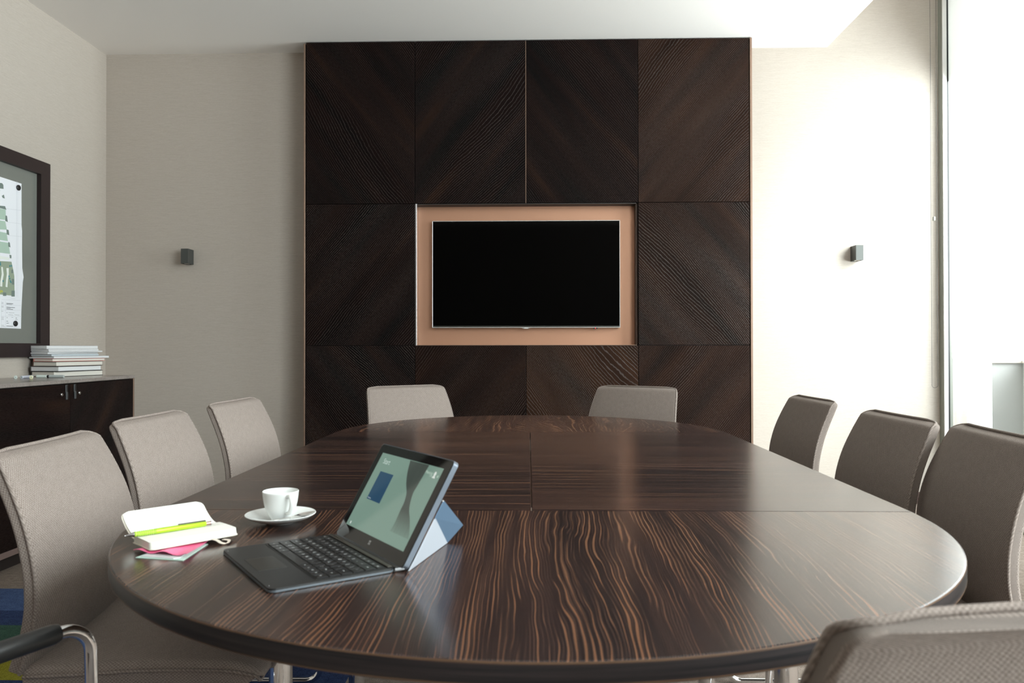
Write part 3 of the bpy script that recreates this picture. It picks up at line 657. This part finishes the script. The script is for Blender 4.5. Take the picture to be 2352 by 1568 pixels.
def make_chair(lab, arms=False, grp='fabric conference chairs round the oval table'):
    t = thing('conference_chair', lab, 'chair', (0,0,0), 0, grp)
    bk = weave(back_mb.build('backrest', MF, t, 50, merge=False), back_mb.W); st = weave(seat_mb.build('seat', MF, t, 50, merge=False), seat_mb.W)
    pp = MB().tube(rim_path(BP, bw, bt, .014, -1, .85), .0038, 8)
    weave(pp.build('piping', MFP, bk, 60))
    sp_pts = [(min(p[0], .424), sw(i, len(SP))+.0012, p[1]-.016+.010*max(0, 1-(len(SP)-1-i)/11)) for i, p in enumerate(SP) if i < len(SP)-2]
    nq = sp_pts[-1]; arc = [(nq[0]+.002, nq[1]*math.cos(PI*k/12), nq[2]) for k in range(1, 12)]
    ps = MB().tube(sp_pts+arc+[(x, -y, z) for x, y, z in sp_pts[::-1]], .0030, 8)
    weave(ps.build('piping', MFP, st, 60))
    MB().tube([(.003, -.20, .478), (.004, 0, .476), (.003, .20, .478)], .002, 6).build('seam', M['carcass'], bk)
    r = .0095
    if not arms:
        P = fillet([(.02,-.165,.405),(.02,-.205,.405),(.365,-.205,.405),(.385,-.205,.0105),(-.10,-.205,.0105),(-.10,.205,.0105),(.385,.205,.0105),(.365,.205,.405),(.02,.205,.405),(.02,.165,.405)], .045, 7)
        MB().tube(P, r, 14).build('cantilever_frame', M['chrome'], t, 50)
    else:
        P = fillet([(-.02,-.222,.634),(.285,-.252,.645),(.300,-.252,.0105),(-.18,-.245,.0105),(-.18,.245,.0105),(.300,.252,.0105),(.285,.252,.645),(-.02,.222,.634)], .042, 9)
        MB().tube(P, .0090, 16).tube([(.10,-.247,.395),(.10,.247,.395)], .009, 12).tube([(.291,-.252,.395),(.10,-.247,.395)], .009, 12).tube([(.291,.252,.395),(.10,.247,.395)], .009, 12).build('cantilever_frame', M['chrome'], t, 50)
        for s in (-1, 1):
            MB().tube([(-.03, s*.2205, .6335),(0,s*.2238,.635),(.12, s*.2358, .640),(.232, s*.247, .6437),(.240,s*.2478,.644)], [.0125,.0142,.0142,.0140,.0120], 20).build('armrest', M['armpad'], t, 50)
    MB().bbox(.05,.34,-.13,.13,.398,.412,.003).build('seat_plate', M['black'], t)
    return t
def copy_tree(o, parent=None):
    c_ = o.copy(); COL.objects.link(c_)
    if parent: c_.parent = parent; c_.matrix_parent_inverse = o.matrix_parent_inverse.copy()
    for ch_ in list(o.children): copy_tree(ch_, c_)
    return c_
proto = make_chair('x'); protoA = make_chair('x', True)
CH = [
 ('nearest chair on the left side of the table, half lit, its seat under the notebook', -.955, 1.612, 7.0, 0),
 ('middle chair on the left side of the table, in front of the dark cabinet', -1.034, 2.203, 1.0, 0),
 ('farthest chair on the left side of the table, before the left back wall', -1.034, 2.828, -1.5, 0),
 ('pale lit chair at the far left end of the table before the panelling', -.600, 3.86, -54, 0),
 ('brown shaded chair at the far right end of the table before the panelling', .487, 3.80, -125, 0),
 ('farthest chair on the right side of the table, dark against the bright wall', 1.014, 2.994, 181.0, 0),
 ('middle chair on the right side of the table, dark with the window edge behind', .985, 2.239, 180.0, 0),
 ('nearest chair on the right side of the table, dark and cut by the picture edge', 1.010, 1.815, 174.0, 0),
 ('blurred foreground chair seen from behind in the bottom right corner', 0.424, .640, 96.5, 1),
 ('foreground chair at bottom left showing only its black padded chrome armrest', -.600, .737, 54.0, 1),
]
ua = ub = False
for lab, x, y, a, arm in CH:
    if arm: o = copy_tree(protoA) if ua else protoA; ua = True
    else: o = copy_tree(proto) if ub else proto; ub = True
    o.location = (x, y, 0); o.rotation_euler = (0, 0, math.radians(a)); o['label'] = lab
# ================================================================== CUP, SAUCER, SPOON
S = thing('saucer', 'white porcelain saucer under the espresso cup', 'saucer', (-.432, 1.338, TZ))
MB().lathe([(0,.0035),(.017,.0035),(.0175,.0015),(.020,0),(.0225,0),(.024,.002),(.040,.0058),(.052,.0105),(.0585,.0148),(.0592,.0158),(.0585,.0166),(.050,.0138),(.036,.0088),(.023,.0062),(.020,.0056),(.0185,.0048),(0,.0048)], n=72).build('dish', M['porcelain'], S, 60)
C_ = thing('espresso_cup', 'white porcelain espresso cup standing on the saucer', 'cup', (-.432, 1.338, TZ+.0050))
prof = [(0,.0015),(.013,.0015),(.0135,0),(.0155,0),(.0165,.002),(.0185,.0055),(.0232,.013),(.0268,.022),(.0292,.032),(.0306,.042),(.0314,.050),(.0316,.0518),(.0308,.0526),(.0298,.0516),(.0292,.047),(.0280,.036),(.0258,.025),(.0222,.0155),(.016,.0085),(0,.0062)]
MB().lathe([(r*.965, z*.95) for r, z in prof], n=72).build('bowl', M['porcelain'], C_, 60)
ha = math.radians(-47)
hp = catmull([(.0285,.0,.042),(.034,0,.0455),(.0405,0,.0435),(.0435,0,.036),(.042,0,.027),(.036,0,.019),(.030,0,.0155),(.0240,0,.0145)], 6)
MB().tube(hp, [.0030]*len(hp), 14, sx_=1.5).xf(Matrix.Rotation(ha, 4, 'Z')).build('handle', M['porcelain'], C_, 60)
SPN = thing('teaspoon', 'small polished steel teaspoon lying on the saucer beside the cup', 'spoon', (-.432, 1.338, TZ))
pts = []; sp = MB()
def spoon():
    mb = MB(); prof_ = []
    n = 26; rows = []
    for i in range(n+1):
        s_ = i/n; x = -.041+.082*s_                      # handle at -x, bowl at +x
        if s_ < .62: w_ = .0032-.0012*s_; dep = 0
        else: q = (s_-.62)/.38; w_ = .0024+.0085*math.sin(PI*min(q*.93+.03, 1))**.75; dep = .0045*math.sin(PI*q)
        zc = .0102+.0062*s_
        row = [(x, w_*a, zc-dep*(1-a*a)) for a in (-1,-.66,-.33,0,.33,.66,1)]
        rows.append(row)
    v = [p for r_ in rows for p in r_]; v2 = [(p[0], p[1], p[2]-.0010) for p in v]; m_ = 7; f = []
    for i in range(n):
        for j in range(m_-1): f.append((i*m_+j, (i+1)*m_+j, (i+1)*m_+j+1, i*m_+j+1)); o = len(v); f.append((o+i*m_+j, o+i*m_+j+1, o+(i+1)*m_+j+1, o+(i+1)*m_+j))
        o = len(v); f.append((i*m_, o+i*m_, o+(i+1)*m_, (i+1)*m_)); f.append((i*m_+6, (i+1)*m_+6, o+(i+1)*m_+6, o+i*m_+6))
    o = len(v); f.append(tuple(range(0, 7))+tuple(range(o+6, o-1, -1))); f.append(tuple(range(n*m_, n*m_+7))+tuple(range(o+n*m_+6, o+n*m_-1, -1)))
    return mb.add(v+v2, f)
spoon().xf(Matrix.Translation((.0225, -.0105, .0)) @ Matrix.Rotation(math.radians(36), 4, 'Z')).build('spoon_body', mat('spoon_steel', (.70,.67,.64,1), .12, 1.0)[0], SPN, 60)
# ================================================================== NOTEBOOK, PEN, STICKY NOTES, CARDS
au = Vector((.677, .736, 0)); bu = Vector((.736, -.677, 0)); S1 = Vector((-.599, 1.163, 0))
nb = thing('notebook', 'small open notebook with blank cream pages and its left half curling up', 'notebook', (S1.x, S1.y, TZ), math.atan2(.736, .677))
# local x runs along the spine, -y towards the near pages
z0 = .0075; L0 = .136
def curl(m_, w0, w1, zf, th, name, mt, x0=0.0, x1=L0, rc=.008, yoff=0.0):
    """sheet running across the spine from w0 to w1 with height profile zf; rounded outer corners"""
    mb = MB(); n = 22; top = []; bot = []
    for i in range(n+1):
        q = i/n; y = w0+(w1-w0)*q; d = abs(w1-y); ins = rc-math.sqrt(max(rc*rc-(rc-d)**2, 0)) if d < rc else 0
        yy, zz = zf(y)
        for k in range(7): x = x0+ins+(x1-x0-2*ins)*k/6; top.append((x, yy, zz+th)); bot.append((x, yy, zz))
    v = top+bot; o = len(top); f = []
    for i in range(n):
        for k in range(6): a = i*7+k; f.append((a, a+1, a+8, a+7)); f.append((o+a, o+a+7, o+a+8, o+a+1))
        a = i*7; f.append((a, a+7, o+a+7, o+a)); f.append((a+6, o+a+6, o+a+13, a+13))
    f.append(tuple(range(7))+tuple(range(o+6, o-1, -1))); a = n*7; f.append(tuple(range(a, a+7))+tuple(range(o+a+6, o+a-1, -1)))
    mb.add(v, f); return mb.build(name, mt, nb, 50)
m_cov = mat('notebook_cover', (.70,.66,.58,1), .6)[0]
PRC = mat('notebook_page', (.84,.83,.77,1), .75)[0]
curl(0, 0, -.066, lambda y: (y, z0), .0008, 'back_cover', m_cov)
npg = 5
for i in range(npg):       # block of pages as fanned leaves
    curl(0, -.001, -.064+.0006*i, lambda y, i=i: (y, z0+.0009+i*.0019+.0007*math.sin(PI*min(1, -y/.064))*(i/npg)), .0018, 'page_block', PRC, .0015, L0-.0015, .006)
def lift(y):               # y > 0: raised half, bending upwards
    q = y/.072; a = .12+.75*q
    return (.0+.072*(q-.12*q*q), z0+.0045+.072*(.05*q+.34*q*q*1.05))
curl(0, .0, .072, lift, .0022, 'left_pages', PRC, .006, L0-.002, .010)
curl(0, .0, .074, lambda y: (lift(y)[0]+.0002, lift(y)[1]-.0014), .0010, 'front_cover', m_cov, .004, L0, .010)
rbn = [(p[0]-.022, p[1], p[2]) for p in [(.112, -.060, z0+.001), (.118, -.072, .0065), (.121, -.080, .0035), (.127, -.084, .002), (.133, -.080, .0028), (.137, -.072, .0035), (.131,-.066,.0045)]]
rp = catmull(rbn, 5); rv = []; rf = []
for p in rp: rv += [(p[0]-.0022, p[1], p[2]), (p[0]+.0028, p[1], p[2]+.0006), (p[0]+.0028, p[1], p[2]+.0010), (p[0]-.0022, p[1], p[2]+.0004)]
for i in range(len(rp)-1):
    for k in range(4): rf.append((i*4+k, i*4+(k+1) % 4, (i+1)*4+(k+1) % 4, (i+1)*4+k))
rf += [(0,1,2,3), tuple(len(rv)-4+k for k in range(4))]
MB().add(rv, rf).build('ribbon', mat('ribbon_beige', (.62,.54,.46,1), .7)[0], nb, 50)
# faint printed marks at the corner of the page
mk = MB()
for i in range(4): mk.box(.102, .128, -.012-.0055*i, -.0115-.0055*i, z0+.0122, z0+.0124)
for i in range(5): mk.box(.102+.0065*i, .1024+.0065*i, -.0285, -.0115, z0+.0122, z0+.0124)
mk.build('date_grid', mat('faint_ink', (.60,.58,.54,1), .8)[0], nb)
pen = thing('mechanical_pencil', 'lime green mechanical pencil with silver tip lying across the notebook', 'pencil', (-.600, 1.141, TZ+.0235), math.atan2(1.236-1.124, -.505+.616))
pen.rotation_euler = (0, math.radians(.6), math.atan2(.1115, .1065))
lime, tl, bl = mat('lime_metallic', (.42,.62,.03,1), .28, .35)
lime_dark = mat('lime_grip', (.36,.55,.05,1), .5)[0]
PR = .0041
g_ = [(.014, PR)]; 
for i in range(9): g_ += [(.0155+i*.0030, PR), (.0163+i*.0030, PR*.84), (.0172+i*.0030, PR*.84), (.0178+i*.0030, PR)]
MB().tube([(0,0,0),(.004,0,0),(.0045,0,0),(.013,0,0)], [.0006,.0010,.0014,PR*.92], 18).build('tip', M['steel'], pen, 50)
MB().tube([(.0132,0,0)]+[(x, 0, 0) for x, r in g_]+[(.044,0,0)], [PR*.9]+[r for x, r in g_]+[PR], 20).build('grip', lime_dark, pen, 50)
MB().tube([(.0442,0,0),(.0445,0,0),(.120,0,0),(.1212,0,0)], [PR*.9,PR*1.03,PR*1.03,PR*.85], 20).build('barrel', lime, pen, 50)
MB().bbox(.078, .121, -.0014, .0014, PR+.0004, PR+.0018, .0004).bbox(.117,.121,-.0014,.0014,PR-.001,PR+.001,.0003).build('clip', M['anthracite'], pen)
MB().tube([(.1212,0,0),(.1285,0,0)], [.0029,.0029], 16).build('ferrule', mat('ferrule_copper', (.45,.28,.24,1), .3, .6)[0], pen, 50)
MB().tube([(.1285,0,0),(.130,0,0)], [.0036,.0036], 16).build('push_button', M['steel'], pen, 50)
def sheet(name, lab, cat_, pts, z, th, m_, grp=None):
    o = MB().prism([(p[0], p[1], z) for p in pts], (0,0,th)).build(name, m_); return tag(o, lab, cat_, grp)
mint = mat('mint_card', (.50,.68,.60,1), .6)[0]
sheet('mint_card', 'pale mint green card lying flat under the sticky notes', 'card', [(-.567,1.108),(-.492,1.094),(-.495,1.187),(-.53,1.20),(-.56,1.14)], TZ+.0002, .0007, mint)
sheet('grey_card', 'thin white and grey plastic card on the mint green card', 'card', [(-.561,1.1105),(-.508,1.0995),(-.501,1.106),(-.506,1.150),(-.555,1.136)], TZ+.0011, .0011, mat('plastic_card', (.62,.66,.66,1), .3)[0])
# pink sticky notes with wavy front edge
pk = MB(); nv_ = 20; top = []; bot = []
for i in range(nv_+1):
    q = i/nv_; a = Vector((-.580,1.128)).lerp(Vector((-.492,1.106)), q); b = Vector((-.570,1.170)).lerp(Vector((-.498,1.195)), q)
    for k in range(6):
        s_ = k/5; p = a.lerp(b, s_); z_ = TZ+.0026+(.0042*(1-s_)**1.5)*(.5+.5*math.sin(q*13+.5))+.0006
        top.append((p.x, p.y, z_+.0007)); bot.append((p.x, p.y, z_))
v = top+bot; o_ = len(top); f = []
for i in range(nv_):
    for k in range(5): a = i*6+k; f.append((a, a+1, a+7, a+6)); f.append((o_+a, o_+a+6, o_+a+7, o_+a+1))
    a = i*6; f.append((a, a+6, o_+a+6, o_+a)); f.append((a+5, o_+a+5, o_+a+11, a+11))
f.append(tuple(range(6))+tuple(range(o_+5, o_-1, -1))); a = nv_*6; f.append(tuple(range(a, a+6))+tuple(range(o_+a+5, o_+a-1, -1)))
tag(pk.add(v, f).build('sticky_notes', mat('pink_paper', (.85,.16,.32,1), .55)[0], smooth=60), 'bright pink sticky notes with curled edges sticking out under the notebook', 'sticky notes')
# ================================================================== TABLET WITH KEYBOARD COVER
ku = Vector((.576, -.818, 0)).normalized(); kv = Vector((.818, .576, 0)); KW, KD, KT = .231, .168, .0062
rzk = math.atan2(ku.y, ku.x)
KB = thing('tablet_keyboard', 'black tablet keyboard case lying open with folded grey-blue stand flap', 'keyboard', (-.453, 1.137, TZ), rzk)
# local x: along the front edge to the right, local y: towards the screen
def rpoly(w_, h_, r, n=6):
    out = []
    for cx_, cy_, a0 in ((w_-r, h_-r, 0), (r, h_-r, PI/2), (r, r, PI), (w_-r, r, 1.5*PI)):
        for i in range(n+1): a = a0+PI/2*i/n; out.append((cx_+r*math.cos(a), cy_+r*math.sin(a)))
    return out
m_kb, t_, b_ = mat('keyboard_shell', (.014,.0145,.015,1), .42)
body = MB()
o1 = rpoly(KW, KD, .009)
body.prism([(x, y, .0004) for x, y in o1], (0,0,KT-.0008)); body.build('keyboard_base', m_kb, KB, 40)
MB().prism([(x, y, .0012) for x, y in [(-.0006+(KW+.0012)*((a-0)/KW), -.0006+(KD+.0012)*(b/KD)) for a, b in o1]], (0,0,.0022)).build('edge_band', mat('edge_grey', (.12,.14,.16,1), .35, .4)[0], KB, 40)
MB().box(.078, .146, .011, .050, KT-.0004, KT-.0001).build('touchpad', mat('touchpad_black', (.008,.008,.008,1), .3)[0], KB)
MB().box(.006, KW-.006, .060, .1575, KT-.0004, KT-.0001).build('key_well', mat('key_well', (.004,.004,.004,1), .5)[0], KB)
for xx in (.014, KW-.018): MB().box(xx, xx+.003, .004, .0047, KT-.0003, KT).build('corner_mark', M['steel'], KB)
kt = mat('key_black', (.013,.013,.014,1), .35)[0]; kw_ = mat('key_legend', (.85,.9,.92,1), .5)[0]
def glyph(ch_, size):
    cu = bpy.data.curves.new('g', 'FONT'); cu.body = ch_; cu.size = size; cu.align_x = 'CENTER'; cu.align_y = 'CENTER'
    ob = bpy.data.objects.new('g', cu); COL.objects.link(ob); dg = bpy.context.evaluated_depsgraph_get(); me = bpy.data.meshes.new_from_object(ob.evaluated_get(dg))
    r_ = ([tuple(q.co) for q in me.vertices], [tuple(p.vertices) for p in me.polygons]); bpy.data.objects.remove(ob); bpy.data.curves.remove(cu); bpy.data.meshes.remove(me); return r_
rows = [('Esc','F1','F2','F3','F4','F5','F6','F7','F8','F9','F10','F11','F12','Del'), tuple('`1234567890-=')+('Bk',), ('Tab',)+tuple('QWERTYUIOP[]')+('\\',), ('Caps',)+tuple('ASDFGHJKL;\'')+('Ent',), ('Sh',)+tuple('ZXCVBNM,./')+('Up','Sh'), ('Ct','Fn','Wn','Al','','Al','Ct','<','v','>')]
yt = .1545; kn = 0
for ri, rw in enumerate(rows):
    hh = .0095 if ri == 0 else .0165
    wt = {'Bk':1.5,'Tab':1.3,'Caps':1.6,'Ent':1.7,'Sh':1.7,'':5.0}
    ws = [wt.get(k_, 1.0) for k_ in rw]; un = (KW-.016)/sum(ws); x = .008; y1 = yt; y0 = yt-hh
    for k_, w1 in zip(rw, ws):
        mb = MB().bbox(x+.0009, x+w1*un-.0009, y0+.0009, y1-.0009, KT-.0002, KT+.0011, .0005)
        if k_:
            gv, gf = glyph(k_, .0062 if len(k_) == 1 else .0036); gx, gy = x+w1*un/2-(.002 if len(k_) == 1 else 0), (y0+y1)/2
            mb.add([(a+gx, b+gy, KT+.00116) for a, b, c_ in gv], gf, 1)
        me_ = mb.build('space_bar' if k_ == '' else 'key', [kt, kw_], KB); x += w1*un; kn += 1
    yt = y0
hg = MB().tube([(0.004, KD+.004, .0035), (KW-.004, KD+.004, .0035)], .0026, 12).bbox(.0, KW, KD-.002, KD+.016, .0003, .0022, .0003)
hg.build('hinge', mat('hinge_dark', (.03,.03,.028,1), .5)[0], KB, 50)
MB().bbox(.006, KW-.006, KD-.0085, KD-.002, KT-.0002, KT+.0018, .0006).build('magnet_ridge', mat('ridge_bronze', (.06,.055,.045,1), .35, .3)[0], KB)
MB().tube([Vector((KW-.002, KD+.001, .003)), Vector((KW+.004, KD+.010, .0045)), Vector((KW-.001, KD+.018, .003))], .0018, 8).build('fold_corner', mat('cover_grey', (.45,.47,.50,1), .6)[0], KB, 50)
# folded stand behind the screen (world coordinates turned into the keyboard's frame)
Mi = (Matrix.Translation((-.453, 1.137, TZ)) @ Matrix.Rotation(rzk, 4, 'Z')).inverted()
def wp(*p): return Mi @ Vector(p)
m_fl = mat('flap_light', (.40,.43,.48,1), .75)[0]; m_bl = mat('flap_blue', (.075,.13,.20,1), .75)[0]
def leaf(P, off, name, m_): MB().prism([wp(*p) for p in P], off).build(name, m_, KB)
P0_, PC, PD, PA, PB = (-.1660,1.0480,TZ+.0008), (-.131,1.200,TZ+.0008), (-.1335,1.0715,.8065), (-.1225,1.079,.829), (-.1105,1.243,.7585)
leaf([P0_, PC, PD, (-.159,1.0535,.754)], (.0,.0018,0), 'stand_flap', m_fl)
leaf([PD, PC, PB, PA], (.0,.0018,0), 'stand_flap', m_bl)
MB().tube([wp(*PA), wp(*PB)], .0011, 8).build('flap_edge_highlight', M['white_metal'], KB)  # highlight along the flap edge, put in as a white line
MB().tube([wp(PD[0]+.0004, PD[1]-.0006, PD[2]), wp(PC[0]+.0004, PC[1]-.0006, PC[2]+.001)], .0007, 6).build('fold_line', mat('fold_dark', (.03,.05,.08,1), .7)[0], KB)
# ---- tablet
TW, THH, TT = .2413, .1605, .0085
base = Vector((-.453,1.137,0))+kv*.1742-ku*.0031; tilt = math.radians(59.5)
TB = thing('tablet', 'tilted tablet showing a green start screen with a blue tile', 'tablet', (base.x, base.y, TZ+.0047), rzk)
TB.rotation_euler = (tilt, 0, rzk)
# local x: right, local y: up the screen, local z: towards the user
m_bz = mat('tablet_glass', (.004,.004,.004,1), .04)[0]
MB().prism([(x, y, -TT) for x, y in rpoly(TW, THH, .007)], (0,0,TT-.0006)).build('shell', mat('tablet_shell', (.12,.14,.17,1), .3, .5)[0], TB, 40)
MB().prism([(x+.0015, y+.0015, -.0006) for x, y in rpoly(TW-.003, THH-.003, .006)], (0,0,.0006)).build('front_glass', m_bz, TB, 40)
sx0, sx1, sy0, sy1 = .018, TW-.018, .021, THH-.015
def scr(pts, name, c, s, lvl, parent): return MB().prism([(x, y, .00003*lvl) for x, y in pts], (0,0,.00002)).build(name, emit(name+'_light', c, s*.62, .05), parent)
disp = scr([(sx0,sy0),(sx1,sy0),(sx1,sy1),(sx0,sy1)], 'display', (.255,.40,.325,1), .95, 1, TB)
def lin(c): return col(c)
rb_ = []
lft = [(.488,.993),(.535,.84),(.597,.71),(.665,.61),(.697,.50),(.70,.40),(.71,.24),(.70,.14)]
rgt = [(.985,.14),(.955,.22),(.885,.34),(.82,.43),(.785,.51),(.757,.63),(.765,.74),(.787,.996)]
def sp_(u_, v_): return (sx0+(sx1-sx0)*u_, sy0+(sy1-sy0)*v_)
lc = catmull([sp_(*p)+(0,) for p in lft], 5); rc_ = catmull([sp_(*p)+(0,) for p in rgt], 5)
def ribbon_mat():
    m, t, b = mat('ribbon_light', (.01,.01,.01,1), .05); v = mapping(t)
    n_ = noise(t, vscale(t, v, (130, 9, 1)), 1.0, 2.0); s = sep(t, v)
    up_ = ramp(t, mth(t, 'MULTIPLY_ADD', s['Y'], 1/(sy1-sy0), -sy0/(sy1-sy0)), [(.12, (.255,.40,.325,1)), (.30, (.13,.19,.155,1)), (.42, (.055,.075,.065,1)), (1.0, (.065,.082,.07,1))])
    c = mixc(t, mth(t, 'MULTIPLY', n_, .5), up_, (.10,.13,.11,1)); t.links.new(c, b.inputs['Emission Color']); b.inputs['Emission Strength'].default_value = .60; return m
L_ = [(p.x, p.y) for p in lc]; R_ = [(p.x, p.y) for p in rc_]
Rr = R_[::-1]; k_ = min(len(L_), len(Rr)); rv = []; rf = []
for i in range(k_): rv += [(L_[i][0], L_[i][1], .0001), (Rr[i][0], Rr[i][1], .0001)]
for i in range(k_-1): rf.append((2*i, 2*i+1, 2*i+3, 2*i+2))
MB().add(rv, rf).build('wallpaper_ribbon', ribbon_mat(), disp)
scr([sp_(.118,.384),sp_(.355,.38),sp_(.35,.762),sp_(.118,.762)], 'blue_tile', (.022,.085,.165,1), .95, 4, disp)
def text(s_, x, y, size, name, c, st, parent, z_=.0002):
    gv, gf = glyph(s_, size); return MB().add([(a+x, b+y, z_) for a, b, c_ in gv], gf).build(name, emit(name+'_light', c, st*.62), parent)
text('Start', *sp_(.142,.896), .0125, 'start_text', (.70,.86,.78,1), 1, disp)
text('Desktop', *sp_(.155,.405), .0034, 'tile_text', (.75,.85,.9,1), 1, disp)
text('Meeting', *sp_(.835,.912), .0070, 'user_text', (.62,.78,.66,1), 1, disp)
text('Room', *sp_(.88,.878), .0036, 'user_text', (.58,.74,.62,1), 1, disp)
scr([(sp_(.921,.915)[0]+.0032*math.cos(a), sp_(.921,.915)[1]+.0036*math.sin(a)) for a in [2*PI*i/14 for i in range(14)]], 'user_icon', (.9,.97,.9,1), 1, 5, disp)
scr([sp_(.898,.862), sp_(.944,.862), sp_(.930,.895), sp_(.912,.895)], 'user_icon', (.9,.97,.9,1), 1, 5, disp)
scr([(sp_(.969,.893)[0]+.002*math.cos(a), sp_(.969,.893)[1]+.002*math.sin(a)) for a in [2*PI*i/10 for i in range(10)]], 'search_icon', (.5,.68,.55,1), 1, 5, disp)
scr([sp_(.053,.025), sp_(.071,.025), sp_(.071,.058), sp_(.053,.058)], 'down_arrow', (.8,.9,.85,1), 1, 5, disp)
lg_ = MB()
for i in (0,1):
    for j in (0,1): lg_.box(TW/2-.0032+i*.0034, TW/2-.0032+i*.0034+.0028, .0085+j*.0034, .0085+j*.0034+.0028, .0, .00012)
lg_.build('window_logo', mat('logo_grey', (.45,.46,.47,1), .4)[0], TB)
MB().lathe([(0,0),(.0014,0),(.0014,.0001),(0,.0001)], (TW/2, THH-.0075, 0), 14).build('camera_lens', mat('lens_dark', (.02,.02,.03,1), .1)[0], TB)
